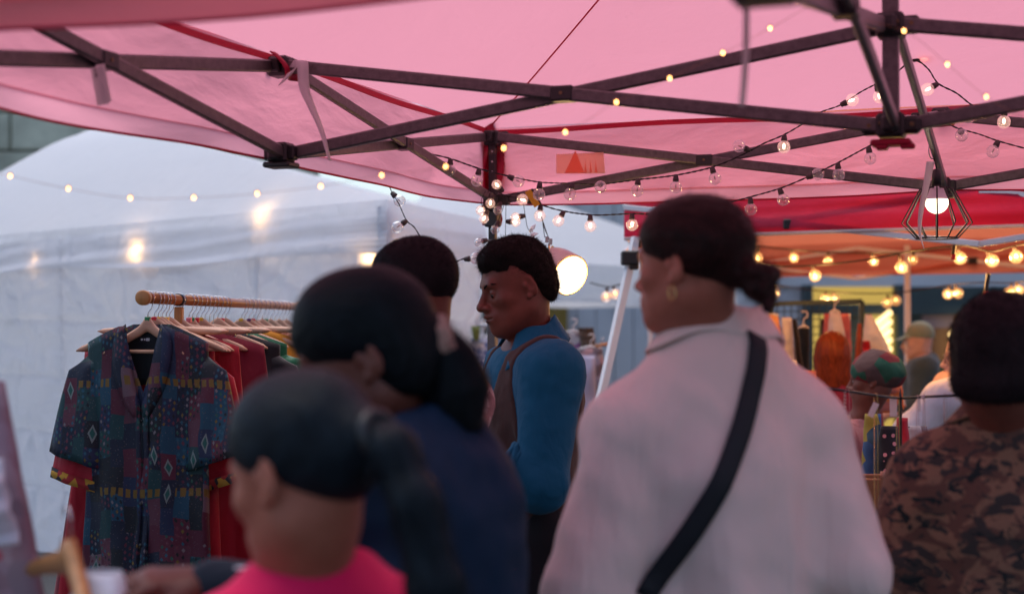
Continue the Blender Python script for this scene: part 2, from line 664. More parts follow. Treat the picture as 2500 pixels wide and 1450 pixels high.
# corner legs
for u, v in ((0, 0), (2, 0), (0, 2), (2, 2)):
    p = T(u, v)
    if u == 2: continue
    m = MB(); m.box((p.x, p.y, (p.z - .35) / 2 + .0), (.030, .030, p.z - .35), Matrix.Rotation(-YAW, 3, 'Z'), bev=.003)
    tb(m, 'leg', M_STEEL)
    m = MB(); m.box(p + Vector((0, 0, -.185)), (.024, .024, .36), Matrix.Rotation(-YAW, 3, 'Z'), bev=.002); tb(m, 'inner_leg', M_BLACKP)
    for kz in (.05, .085, .12):
        m = MB(); q = p + Vector((-.002, -.0135, -kz)); m.tube([q, q + Vector((0, -.002, 0))], .0035, 8); tb(m, 'leg_hole', M_WEB)
    m = MB()
    m.box(p + Vector((0, 0, -.004)), (.05, .05, .05), rzm, bev=.005); m.box(p + Vector((-DU * -.0).to_tuple()) + DV * .03, (.05, .028, .036), rzm, bev=.004)
    m.box(p + DU * .03, (.028, .05, .036), rzm, bev=.004)
    tb(m, 'corner_bracket', M_BLACKP)
    m = MB()
    q = p + Vector((0, 0, -TH + .0))
    m.box(q, (.052, .052, .07), rzm, bev=.005); m.box(q + DV * .035, (.05, .028, .036), rzm, bev=.004); m.box(q + DU * .035, (.028, .05, .036), rzm, bev=.004)
    m.box(q + Vector((0, 0, -.065)), (.046, .046, .055), rzm, bev=.004)
    tb(m, 'slider_bracket', M_BLACKP)
    # gathered fabric boot behind the leg
    m = MB()

    def boot(s_, t_, p=p):
        a_ = (s_ - .5) * 2
        w_ = .045 + .02 * math.sin(t_ * 5) + .012 * math.sin(t_ * 13 + 2)
        base_ = p + (DU + DV) * (-.012)
        side = (DV - DU).normalized()
        return base_ + side * (a_ * w_) + Vector((0, 0, .075 * (1 - abs(a_)) * (1 - t_) - .30 * t_)) + (DU + DV) * (.012 * math.cos(a_ * 6 + t_ * 7))
    m.grid(boot, 12, 14); thick(tb(m, 'corner_boot', M_RED, True), .002)

# hanging straps and tags
def ribbon(name, pts, wdt, wdir, m, lab=None, twist=0.0, parent=tent):
    c = catmull(pts, 8); mb = MB(); n = len(c)
    wd = Vector(wdir).normalized()

    def fn(u, v):
        i = min(int(v * (n - 1)), n - 1)
        an = twist * v
        ax = Vector((wd.x * math.cos(an) - wd.y * math.sin(an), wd.x * math.sin(an) + wd.y * math.cos(an), wd.z))
        return c[i] + ax * ((u - .5) * wdt)
    mb.grid(fn, 2, n - 1)
    return thick(tb(mb, name, m, True, lab, parent), .0012)

ribbon('strap', [P(722, 165, 3.66), P(737, 150, 3.62), P(743, 215, 3.62), P(760, 260, 3.62), P(785, 320, 3.62), P(805, 392, 3.6)], .030, (1, .2, 0), M_WEB, 'white webbing strap dangling from the left truss bracket', 1.3)
ribbon('strap', [P(690, 196, 3.62), P(705, 185, 3.6), P(722, 168, 3.62)], .036, (.6, 0, .8), M_WEB)
ribbon('strap', [P(1822, -60, 2.2), P(1822, 60, 2.2), P(1820, 150, 2.2), P(1812, 258, 2.2)], .010, (1, .2, 0), M_WEB, 'thin pale strap hanging near the top edge of the picture')
ribbon('strap', [P(2272, 395, 4.0), P(2262, 450, 4.0), P(2248, 520, 4.0), P(2246, 570, 4.0), P(2256, 608, 4.0)], .024, (1, .3, 0), M_WEB, 'white strap dangling behind the wire cage lamp', 1.0)
mb = MB(); mb.bar(P(236, 165, 2.9), P(252, 256, 2.9), .001, .024, up=(1, 0, 0)); tb(mb, 'fabric_tag', M_WEB)
mb = MB(); mb.bar(P(244, 158, 2.902), P(261, 250, 2.902), .001, .018, up=(1, 0, 0)); tb(mb, 'fabric_tag', M_WEB)
M_INK = mat('black_ink', (.02, .02, .02))
for yy in (172, 180, 186):
    mb = MB(); mb.box(P(232 + (yy - 172) * .2, yy, 2.896), (.004, .0008, .003)); tb(mb, 'printed_mark', M_INK)
# printed panel with a triangle on the far valance, seen through the fabric
M_LAB = mat('peach_print', (.8, .5, .42), trans=.9, tcol=(1.0, .80, .66)); M_TRI = mat('red_print', (.8, .25, .2), trans=.85, tcol=(1.0, .62, .52))
vd = DV
base = T(0, .16, -.105) + (DU * -1) * (-0.004 - .018)
base = base + DU * .0
def vp(x, z): return base + DV * x + Vector((0, 0, z))
mb = MB(); mb.add([vp(0, -.03), vp(.17, -.035), vp(.165, .035), vp(0, .035)], [(0, 1, 2, 3)]); o = thick(tb(mb, 'printed_label', M_LAB), .001)
mb = MB(); q = DU * .003
mb.add([vp(.03, -.03) + q, vp(.10, -.032) + q, vp(.068, .045) + q], [(0, 1, 2)]); thick(tb(mb, 'printed_triangle', M_TRI), .001)
for kx in (.10, .118, .136):
    mb = MB(); mb.add([vp(kx, -.032) + q, vp(kx + .008, -.032) + q, vp(kx + .002, .01) + q], [(0, 1, 2)]); thick(tb(mb, 'printed_triangle', M_TRI), .001)

# ---- white tents -------------------------------------------------------------
def white_fab(name, c=(.72, .73, .80), tw=.35, strength=.6):
    t = NT(name)
    oc = t.coord('Object')
    n1 = t.noise(t.coord('Object', (.6, .6, 2.2)), 1.6, 3, 0.5, .3)
    n2 = t.noise(t.coord('Object', (1.5, 1.5, .8)), 1.7, 2, 0.5, .6)
    n3 = t.noise(oc, 240, 2)
    col_ = t.mix(t.math('MULTIPLY', t.noise(oc, 1.1, 4), .35), L4(c), tuple(x * .86 for x in c) + (1,))
    rid = t.math('SUBTRACT', 1.0, t.math('MULTIPLY', t.math('ABSOLUTE', t.math('SUBTRACT', n2, .5)), 6.0))
    rid = t.math('MAXIMUM', rid, 0.0)
    h = t.math('ADD', n1, t.math('ADD', t.math('MULTIPLY', rid, .30), t.math('MULTIPLY', n3, .02)))
    bp = t.n('ShaderNodeBump', {'Strength': 1.0, 'Distance': 0.10 * strength, 'Height': h})
    p = t.n('ShaderNodeBsdfPrincipled', {'Base Color': col_, 'Roughness': 0.5, 'Specular IOR Level': .3, 'Normal': bp})
    tr = t.n('ShaderNodeBsdfTranslucent', {'Color': tuple(min(1, x * 1.15) for x in c) + (1,), 'Normal': bp})
    return t.finish(t.n('ShaderNodeMixShader', {0: tw, 1: p, 2: tr}))

M_WROOF = white_fab('white_roof_fabric', (.90, .90, .94), .55, .12)
M_WVAL = white_fab('white_valance_fabric', (.93, .90, .93), .55, .45)
M_WWALL = white_fab('white_wall_fabric', (.92, .89, .94), .55, 1.1)
M_WALU = mat('white_painted_metal', (.74, .72, .74), rough=.4, var=.05)


def white_tent(label, c0, c1, depth_dir, dlen, zt, zb, rise, wall=True, seed=1, gather=True, seams=(), roofcap=.03, apex=None):
    """c0 left far, c1 right corner (xy), valance from zt to zb; depth_dir toward the back"""
    root = thing('white_tent', label, 'tent', (c1[0], c1[1], 0))
    a = Vector((c0[0], c0[1], 0)); b = Vector((c1[0], c1[1], 0)); dd = Vector(depth_dir).normalized() * dlen
    cs = [a, b, b + dd, a + dd]
    cen = (a + b + dd * 1.0) / 2; cen = (cs[0] + cs[1] + cs[2] + cs[3]) / 4
    ap = Vector((cen.x, cen.y, zt + rise)) if apex is None else Vector(apex)
    for k in range(4):
        p, q = cs[k], cs[(k + 1) % 4]
        o_ = ((p + q) / 2 - cen).normalized()
        e = (q - p).length

        def roof(u, v, p=p, q=q, o_=o_):
            z = Vector((0, 0, zt))
            s_ = v * (1 - roofcap)
            w_ = (p + z).lerp(q + z, u).lerp(ap, s_)
            sag = -.03 * math.sin(math.pi * v) * math.sin(math.pi * u)
            rr = math.exp(-((1 - v) / .10) ** 2) * -.05
            return w_ + Vector((0, 0, sag + rr))
        m = MB(); m.grid(roof, 24, 20); tb(m, 'roof_panel', M_WROOF, True, parent=root)

        def val(u, v, p=p, q=q, o_=o_, e=e):
            w_ = (p).lerp(q, u)
            z = zt - (zt - zb) * v
            s_ = u * e
            f = .022 * float(fbm((s_ * .22, v * 1.1 + s_ * .10, seed), seed, 3, 1.0)) * min(1, v * 3 + .1)
            near = math.exp(-(min(u, 1 - u) * e) / .25)
            f += near * .012 * math.sin(v * 60 + s_ * 4) * v if gather else 0
            f += .012 * math.sin((v * 5.2 + s_ * .75) * 3.0) * v
            return w_ + Vector((0, 0, z + .012 * math.sin(s_ * 2.4) * v)) + o_ * (f + .02 * v)
        m = MB(); m.grid(val, 110, 30); tb(m, 'valance', M_WVAL, True, parent=root)
        m = MB(); m.grid(lambda u, v, val=val, o_=o_: val(u, .90 + .1 * v) + o_ * .004, 110, 2)
        tb(m, 'hem', M_WVAL, True, parent=root)
        if wall and k in (0, 1, 3):
            def wl(u, v, p=p, q=q, o_=o_, e=e):
                w_ = (p).lerp(q, u)
                z = (zt - .05) * (1 - v) + .02 * v
                s_ = u * e
                f = .035 * float(fbm((s_ * .5, z * .5, seed + 5), seed + 5, 4, 1.0)) - .022 * max(0, 1 - abs(float(fbm((s_ * .55 + z * .5, z * .45 - s_ * .2, 2), 31, 2, 1.0))) * 7) + .016 * max(0, 1 - abs(float(fbm((s_ * .6 - z * .6, z * .5, 5), 37, 2, 1.0))) * 8)
                for sx in seams:
                    f += -.018 * math.exp(-((s_ - e + sx) / .03) ** 2)
                    f += .004 * math.sin(z * 90) * math.exp(-((s_ - e + sx) / .05) ** 2)
                for zz in (.45, .82, 1.2, 1.58):
                    f += -.022 * math.exp(-((z - zz - .01 * math.sin(s_ * 3)) / .020) ** 2)
                return w_ + Vector((0, 0, z)) + o_ * (f - .03)
            m = MB(); m.grid(wl, 200, 130); tb(m, 'side_wall', M_WWALL, True, parent=root)
            for sx in seams:
                if k == 0:
                    m = MB(); m.grid(lambda u, v, wl=wl, e=e, sx=sx, o_=o_: wl(1 - sx / e + (u - .5) * .026 / e, v) + o_ * .03, 1, 130)
                    thick(tb(m, 'seam_tape', M_WVAL, True, parent=root), .003)
    for p in cs:
        ins = (cen - p).normalized() * .06
        m = MB(); m.box((p.x + ins.x, p.y + ins.y, zt / 2), (.035, .035, zt - .06), bev=.003); tb(m, 'leg', M_WALU, parent=root)
    return root

# left: front face recedes to the left
c1 = P(945, 600, 7.5); c0 = P(-330, 600, 12.2)
tl = Vector((c1.x - c0.x, c1.y - c0.y, 0)).normalized()
back = Vector((-tl.y, tl.x, 0))
zt_l = P(945, 486, 7.5).z; zb_l = P(945, 618, 7.5).z
left_tent = white_tent('white tent with crumpled side wall standing behind the clothes rail', (c0.x, c0.y), (c1.x, c1.y), (.3, 1, 0), 1.6, zt_l, zb_l, 1.02, True, 3, True, (3.36, 1.15, .02), apex=P(240, 288, 10.9))
# far white tent in the middle
c1 = P(1830, 600, 19.0); c0 = P(840, 600, 15.0)
far_tent = white_tent('white tent farther back behind the man in blue, plain sloping roof', (c0.x, c0.y), (c1.x, c1.y), (.25, 1, 0), 5.0, P(1390, 640, 16.6).z, P(1390, 738, 16.6).z, 1.25, False, 9, False, apex=P(1120, 415, 19.0))

# ---- red tent on the right ----------------------------------------------------
M_REDROOF = canopy_mat('red_tent_roof_fabric', (.55, .10, .05), (.85, .22, .10), 0.45, crease=.9)
ra = P(1524, 580, 6.4); rb = P(2980, 540, 5.0)
rd = Vector((.85, -.52, 0)).normalized(); rback = Vector((.12, 1, 0)).normalized()
red = thing('red_tent', 'red tent with white trimmed valance and orange lit ceiling at the right', 'tent', (ra.x, ra.y, 0))
zt_r, zb_r = P(1524, 478, 6.4).z, P(1524, 583, 6.4).z
rl = 3.0; rdep = 4.2
rc = [Vector((ra.x, ra.y, 0)), Vector((ra.x, ra.y, 0)) + rd * rl, Vector((ra.x, ra.y, 0)) + rd * rl + rback * rdep, Vector((ra.x, ra.y, 0)) + rback * rdep]
rcen = sum(rc, Vector()) / 4
rap = Vector((rcen.x, rcen.y, zt_r + .95))
for k in range(4):
    p, q = rc[k], rc[(k + 1) % 4]; o_ = ((p + q) / 2 - rcen).normalized(); e = (q - p).length
    zoff = -.12 if k == 2 else 0

    def roof(u, v, p=p, q=q):
        w_ = (p + Vector((0, 0, zt_r - .02))).lerp(q + Vector((0, 0, zt_r - .02)), u).lerp(rap, v)
        return w_ + Vector((0, 0, -.05 * math.sin(math.pi * v) + .012 * float(fbm((w_.x, w_.y, 0), 5, 3, .9)) * (1 - v)))
    m = MB(); m.grid(roof, 26, 22); tb(m, 'roof_panel', M_REDROOF, True, parent=red)

    def val(u, v, p=p, q=q, o_=o_, e=e, off=0.0, v0=0., v1=1.):
        v = v0 + (v1 - v0) * v
        w_ = p.lerp(q, u); s_ = u * e
        f = .03 * float(fbm((s_ * .25, v * 1.0, k), 21 + k, 3, 1.0)) * (.2 + v)
        return w_ + Vector((0, 0, zt_r - (zt_r - zb_r) * v)) + o_ * (f + off)
    m = MB(); m.grid(lambda u, v, val=val, k=k: val(u, v * (1.0 if k != 2 else 1.25)), 60, 16); tb(m, 'valance', M_RED if k == 0 else M_REDROOF, True, parent=red)  # all but the front valance take the orange roof fabric, lamp glow put into colour
    if k != 2:
     m = MB(); m.grid(lambda u, v, val=val: val(u, v, off=.006, v0=.975, v1=1.045), 60, 2); thick(tb(m, 'white_trim', M_WEB, True, parent=red), .003)
    m = MB()
    m.tube([roof(0, i / 16) - Vector((0, 0, .03)) for i in range(17)], .011, 6); tb(m, 'roof_pole', M_WALU, True, parent=red)
    mid = p.lerp(q, .5)
    zz = zt_r - .05
    for (s0, s1) in ((p, mid), (mid, q)):
        m = MB(); m.bar(s0 + Vector((0, 0, zz)), s1 + Vector((0, 0, zz - .2)), .012, .024, bev=.003); tb(m, 'truss_bar', M_WALU, parent=red)
        m = MB(); m.bar(s0 - o_ * .02 + Vector((0, 0, zz - .2)), s1 - o_ * .02 + Vector((0, 0, zz)), .012, .024, bev=.003); tb(m, 'truss_bar', M_WALU, parent=red)
        m = MB(); m.box((s0 + s1) / 2 + Vector((0, 0, zz - .1)) - o_ * .01, (.06, .06, .04), bev=.004); tb(m, 'pivot_clamp', M_BLACKP, parent=red)
m = MB(); m.tube([P(1552, 580, 6.35), P(1300, 1735, 6.0)], .021, 4)
tb(m, 'leg', M_WALU, False, 'white tent leg leaning beside the woman in cream', parent=red)
for p in rc[1:] + [Vector((P(2215, 700, 9.6).x, 9.6, 0))]:
    m = MB(); m.box((p.x, p.y, zt_r / 2), (.034, .034, zt_r - .08), bev=.003); tb(m, 'leg', M_WALU, parent=red)
m = MB(); m.box(P(1538, 630, 6.32), (.075, .075, .06), bev=.006); m.box(P(1548, 650, 6.32), (.04, .04, .03), bev=.006); tb(m, 'slider_bracket', M_BLACKP, parent=red)

# ---- buildings ------------------------------------------------------------------
M_GWALL = mat('grey_cladding', (.48, .49, .52), rough=.6, var=.08, vs=1.5)
M_DGREEN = mat('dark_green_frame', (.022, .040, .046), rough=.45, var=.15)
M_STONE = mat('weathered_stone', (.45, .46, .36), rough=.9, var=.35, vs=1.2, bump=.5, bs=4)
M_DGLASS = mat('dark_shop_glass', (.012, .018, .016), rough=.15, var=.1, spec=.7)
M_OCHRE = mat('ochre_board', (.20, .13, .02), rough=.6, var=.15)
M_LITWIN = emit('lit_window_glow', (.62, .42, .10), 0.42)
M_LITSTR = emit('slat_glow', (1.0, .66, .28), 1.5)


def W(px, py, d):
    return P(px, py, d)

# grey clad building along the back of the square
bd = thing('clad_building', 'pale grey clad building with shopfront behind the tents', 'building', (0, 26, 0))
def bb(name, x0, y0, x1, y1, d, th, m, lab=None, smooth=False, parent=bd):
    a = P(x0, y0, d); b = P(x1, y1, d)
    mb = MB(); mb.box(((a.x + b.x) / 2, d + th / 2, (a.z + b.z) / 2), (abs(b.x - a.x), th, abs(a.z - b.z)))
    o = mb.build(name, m, parent)
    o.location = -Vector(parent.location)
    if lab: o['label'] = lab
    return o
gz = P(0, 1450, 26)
# cladding boards (individual)
xs = np.arange(1040, 1960, 46)
for i, x in enumerate(xs):
    a = P(x, 0, 26); b = P(x + 44.6, 0, 26)
    mb = MB(); mb.box(((a.x + b.x) / 2, 26.1 + .02 * (i % 2), 4.3), (b.x - a.x, .2, 8.6), bev=.01)
    o = mb.build('cladding_panel', M_GWALL, bd); o.location = -Vector(bd.location)
bb('core_wall', 1030, 100, 1970, 1020, 26.35, .6, M_GWALL)
bb('shop_window', 1095, 740, 1330, 1000, 25.8, .1, M_DGLASS, 'dark shop window')
bb('wood_panel', 1332, 728, 1386, 1000, 25.75, .1, M_OCHRE)
bb('pilaster', 1700, 690, 1722, 1010, 25.6, .3, M_GWALL)
# stone building far left
sb = thing('stone_building', 'greenish grey weathered stone building rising behind the left tent', 'building', (-7, 24, 0))
for r_ in range(13):
    for c_ in range(6):
        x0 = -11.2 + c_ * 1.35 + (r_ % 2) * .5; z0 = r_ * .62
        mb = MB(); mb.box((x0 + .66 - .0, 24 + rnd.uniform(-.02, .02), z0 + .3), (1.31, .5, .585), bev=.02)
        o = mb.build('stone_block', M_STONE, sb); o.location = -Vector(sb.location)
mb = MB(); mb.box((-7.6, 24.5, 4.0), (8.0, .6, 8.1)); o = mb.build('core_wall', M_STONE, sb); o.location = -Vector(sb.location)

# dark framed shopfront on the right
sf = thing('shopfront', 'dark green framed shopfront with yellow lit windows at the right', 'building', (4, 15, 0))
def sfb(*a, **k): return bb(*a, parent=sf, **k)
D = 15.0
sfb('wall', 1800, 640, 1968, 1110, D + .05, .3, M_GWALL)
sfb('wall', 1900, 380, 2760, 700, D, .3, M_GWALL)
sfb('fascia', 1968, 742, 2420, 768, D - .12, .2, M_DGREEN)
sfb('fascia', 2185, 700, 2760, 742, D - .1, .2, M_DGREEN)
sfb('frame_post', 1964, 695, 1986, 1110, D - .15, .2, M_DGREEN)
sfb('frame_post', 2190, 695, 2214, 1110, D - .15, .2, M_DGREEN)
sfb('window_pane', 1986, 768, 2072, 1110, D, .05, M_LITWIN)
sfb('window_pane', 1986, 700, 2190, 742, D, .05, M_LITWIN)
sfb('door_panel', 2074, 768, 2106, 1110, D - .05, .1, M_DGREEN)
sfb('window_pane', 2106, 768, 2190, 1110, D, .05, M_LITWIN)
sfb('door_panel', 2214, 742, 2250, 1110, D - .02, .1, M_DGREEN)
sfb('window_pane', 2250, 758, 2466, 1110, D, .05, mat('brown_lit_pane', (.12, .045, .02), rough=.3, var=.3, vs=.7))
sfb('window_blind', 2250, 758, 2330, 800, D - .03, .03, mat('mauve_blind', (.16, .13, .17)))
sfb('fascia', 2214, 742, 2470, 758, D - .05, .1, M_DGREEN)
sfb('window_pane', 2466, 722, 2494, 780, D, .05, M_LITWIN)
sfb('wall', 2466, 780, 2760, 1110, D, .3, M_DGREEN)
sfb('frame_post', 2494, 700, 2510, 1110, D - .12, .2, M_DGREEN)
sfb('base_wall', 1800, 1110, 2760, 1172, D, .3, M_GWALL)
# diagonal slats in the windows, their lit look put in as emission
for i in range(9):
    for (xa, ya, ln) in (((2105, 820, 70),) if i < 7 else ()) + (((2320, 830, 50),) if i < 5 else ()):
        y = ya + i * 22 - (0 if ln > 60 else 10)
        a = P(xa, y, D - .25); b = P(xa + ln, y - ln * .85, D - .25)
        mb = MB(); mb.tube([a, b], .026, 8); o = mb.build('lit_slat', M_LITSTR, sf); o.location = -Vector(sf.location)
# ================================================================ SDF TOOLKIT FOR FIGURES
class SDF:
    def __init__(s, lo, hi, res, fine=None):
        """fine: list of (axis, lo, hi, res) ranges sampled finer"""
        ax = []
        for a in range(3):
            x = lo[a]; xs = [x]
            while x < hi[a]:
                r = res
                for f in (fine or []):
                    if f[0] == a and f[1] <= x <= f[2]:
                        r = f[3]
                x += r
                xs.append(x)
            ax.append(np.array(xs))
        s.x, s.y, s.z = ax
        s.res = res
        s.d = np.full((len(s.x), len(s.y), len(s.z)), 0.2, dtype=np.float32)

    def _sl(s, lo, hi):
        out = []
        for a, ax in enumerate((s.x, s.y, s.z)):
            i = max(np.searchsorted(ax, lo[a]) - 1, 0); j = min(np.searchsorted(ax, hi[a]) + 1, len(ax))
            if j <= i: return None
            out.append(slice(i, j))
        return tuple(out)

    def _pts(s, sl):
        return np.meshgrid(s.x[sl[0]], s.y[sl[1]], s.z[sl[2]], indexing='ij', sparse=True)

    def _comb(s, sl, dn, k, sub=False):
        d = s.d[sl]
        if sub:
            h = np.maximum(k - np.abs(-dn - d), 0) / max(k, 1e-6)
            s.d[sl] = np.maximum(d, -dn) + h * h * k * .25
        else:
            h = np.maximum(k - np.abs(dn - d), 0) / max(k, 1e-6)
            s.d[sl] = np.minimum(d, dn) - h * h * k * .25

    def cap(s, a, b, ra, rb=None, k=0.03, sub=False, flat=None):
        """tapered capsule; flat=(nx,ny,nz,f) squashes along that direction by f"""
        rb = ra if rb is None else rb
        a = np.array(a, float); b = np.array(b, float)
        mg = max(ra, rb) * (1.6 if flat else 1) + k + s.res * 2.5
        sl = s._sl(np.minimum(a, b) - mg, np.maximum(a, b) + mg)
        if sl is None: return s
        X, Y, Z = s._pts(sl)
        ab = b - a
        L2 = max(ab @ ab, 1e-12)
        px, py, pz = X - a[0], Y - a[1], Z - a[2]
        h = np.clip((px * ab[0] + py * ab[1] + pz * ab[2]) / L2, 0, 1)
        qx, qy, qz = px - h * ab[0], py - h * ab[1], pz - h * ab[2]
        r = ra + (rb - ra) * h
        if flat:
            n = np.array(flat[:3], float); n /= np.linalg.norm(n); f = flat[3]
            q = qx * n[0] + qy * n[1] + qz * n[2]
            e = q * (1 / f - 1)
            d = np.sqrt((qx + e * n[0]) ** 2 + (qy + e * n[1]) ** 2 + (qz + e * n[2]) ** 2) - r
            d = d * (f + (1 - f) * .4)
        else:
            d = np.sqrt(qx * qx + qy * qy + qz * qz) - r
        s._comb(sl, d, k, sub)
        return s

    def ell(s, c, r, k=0.02, rot=None, sub=False):
        c = np.array(c, float); r = np.array(r, float)
        mg = (max(r) if rot is not None else r) + k + s.res * 2.5
        sl = s._sl(c - mg, c + mg)
        if sl is None: return s
        X, Y, Z = s._pts(sl)
        px, py, pz = X - c[0], Y - c[1], Z - c[2]
        if rot is not None:
            m = np.array(rot).T
            px, py, pz = (m[0, 0] * px + m[0, 1] * py + m[0, 2] * pz, m[1, 0] * px + m[1, 1] * py + m[1, 2] * pz, m[2, 0] * px + m[2, 1] * py + m[2, 2] * pz)
        k0 = np.sqrt((px / r[0]) ** 2 + (py / r[1]) ** 2 + (pz / r[2]) ** 2)
        k1 = np.sqrt((px / r[0] ** 2) ** 2 + (py / r[1] ** 2) ** 2 + (pz / r[2] ** 2) ** 2)
        d = k0 * (k0 - 1) / np.maximum(k1, 1e-6)
        s._comb(sl, d, k, sub)
        return s

    def cut(s, p, n, k=0.004):
        """remove the half space on the side n points to"""
        n = np.array(n, float); n /= np.linalg.norm(n)
        X, Y, Z = np.meshgrid(s.x, s.y, s.z, indexing='ij', sparse=True)
        d = (X - p[0]) * n[0] + (Y - p[1]) * n[1] + (Z - p[2]) * n[2]
        h = np.maximum(k - np.abs(d - s.d), 0) / k
        s.d = (np.maximum(s.d, d) + h * h * k * .25).astype(np.float32)
        return s

    def wob(s, amp, scale, seed=0, octv=3, stretch=(1, 1, 1), fn=None):
        m = np.abs(s.d) < amp * 4 + s.res * 3
        I = np.argwhere(m)
        p = np.stack([s.x[I[:, 0]] * stretch[0], s.y[I[:, 1]] * stretch[1], s.z[I[:, 2]] * stretch[2]], 1)
        v = fbm(p, seed, octv, scale)
        if fn is not None:
            v = fn(v, s.x[I[:, 0]], s.y[I[:, 1]], s.z[I[:, 2]])
        s.d[m] += (amp * v).astype(np.float32)
        return s

    def mesh(s, smooth=1):
        d = s.d
        ins = d < 0
        nx, ny, nz = d.shape
        c = np.zeros((nx - 1, ny - 1, nz - 1), dtype=np.int8)
        for a in (0, 1):
            for b in (0, 1):
                for e in (0, 1):
                    c += ins[a:nx - 1 + a, b:ny - 1 + b, e:nz - 1 + e]
        act = (c > 0) & (c < 8)
        idx = -np.ones(act.shape, dtype=np.int64)
        I = np.argwhere(act)
        idx[act] = np.arange(len(I))
        acc = np.zeros((len(I), 3)); cnt = np.zeros(len(I))
        G = (s.x, s.y, s.z)
        for ax in range(3):
            o1, o2 = [q for q in range(3) if q != ax]
            for a in (0, 1):
                for b in (0, 1):
                    A = I.copy(); A[:, o1] += a; A[:, o2] += b
                    B = A.copy(); B[:, ax] += 1
                    da = d[A[:, 0], A[:, 1], A[:, 2]]; db = d[B[:, 0], B[:, 1], B[:, 2]]
                    m = (da < 0) != (db < 0)
                    t = da[m] / (da[m] - db[m])
                    for q in range(3):
                        pa = G[q][A[m, q]]; pb = G[q][B[m, q]]
                        acc[m, q] += pa + (pb - pa) * t
                    cnt[m] += 1
        V = acc / np.maximum(cnt, 1)[:, None]
        F = []
        for ax in range(3):
            o1, o2 = [(1, 2), (2, 0), (0, 1)][ax]
            sa = [slice(None)] * 3; sb = [slice(None)] * 3
            sa[ax] = slice(0, -1); sb[ax] = slice(1, None)
            ch = ins[tuple(sa)] != ins[tuple(sb)]
            E = np.argwhere(ch)
            ok = (E[:, o1] > 0) & (E[:, o2] > 0) & (E[:, o1] < d.shape[o1] - 1) & (E[:, o2] < d.shape[o2] - 1)
            E = E[ok]
            q = []
            for (a, b) in ((-1, -1), (0, -1), (0, 0), (-1, 0)):
                K = E.copy(); K[:, o1] += a; K[:, o2] += b
                q.append(idx[K[:, 0], K[:, 1], K[:, 2]])
            q = np.stack(q, 1)
            fl = ins[E[:, 0], E[:, 1], E[:, 2]]
            q[~fl] = q[~fl][:, ::-1]
            F.append(q)
        F = np.concatenate(F)
        F = F[(F >= 0).all(1)]
        for _ in range(smooth):
            S = np.zeros_like(V); C = np.zeros(len(V))
            for i in range(4):
                a, b = F[:, i], F[:, (i + 1) % 4]
                np.add.at(S, a, V[b]); np.add.at(C, a, 1)
            V = V * .5 + S / np.maximum(C, 1)[:, None] * .5
        return V, F


def npmesh(name, parts, mats, parent=None, smooth=True, mi=None):
    """parts: list of (V, F) with F (m,4) or (m,3)"""
    Vs, Fs = [], []
    o = 0
    for V, F in parts:
        Vs.append(np.asarray(V, float)); Fs += (np.asarray(F) + o).tolist(); o += len(V)
    V = np.concatenate(Vs)
    me = bpy.data.meshes.new(name)
    me.from_pydata(V.tolist(), [], Fs)
    for m in (mats if isinstance(mats, (list, tuple)) else [mats]):
        me.materials.append(m)
    if mi is not None:
        me.polygons.foreach_set('material_index', mi)
    me.polygons.foreach_set('use_smooth', [smooth] * len(me.polygons))
    me.update()
    ob = bpy.data.objects.new(name, me)
    col.objects.link(ob)
    if parent is not None:
        ob.parent = parent
    return ob


def xf(V, M):
    M = np.array(M)
    return V @ M[:3, :3].T + M[:3, 3]


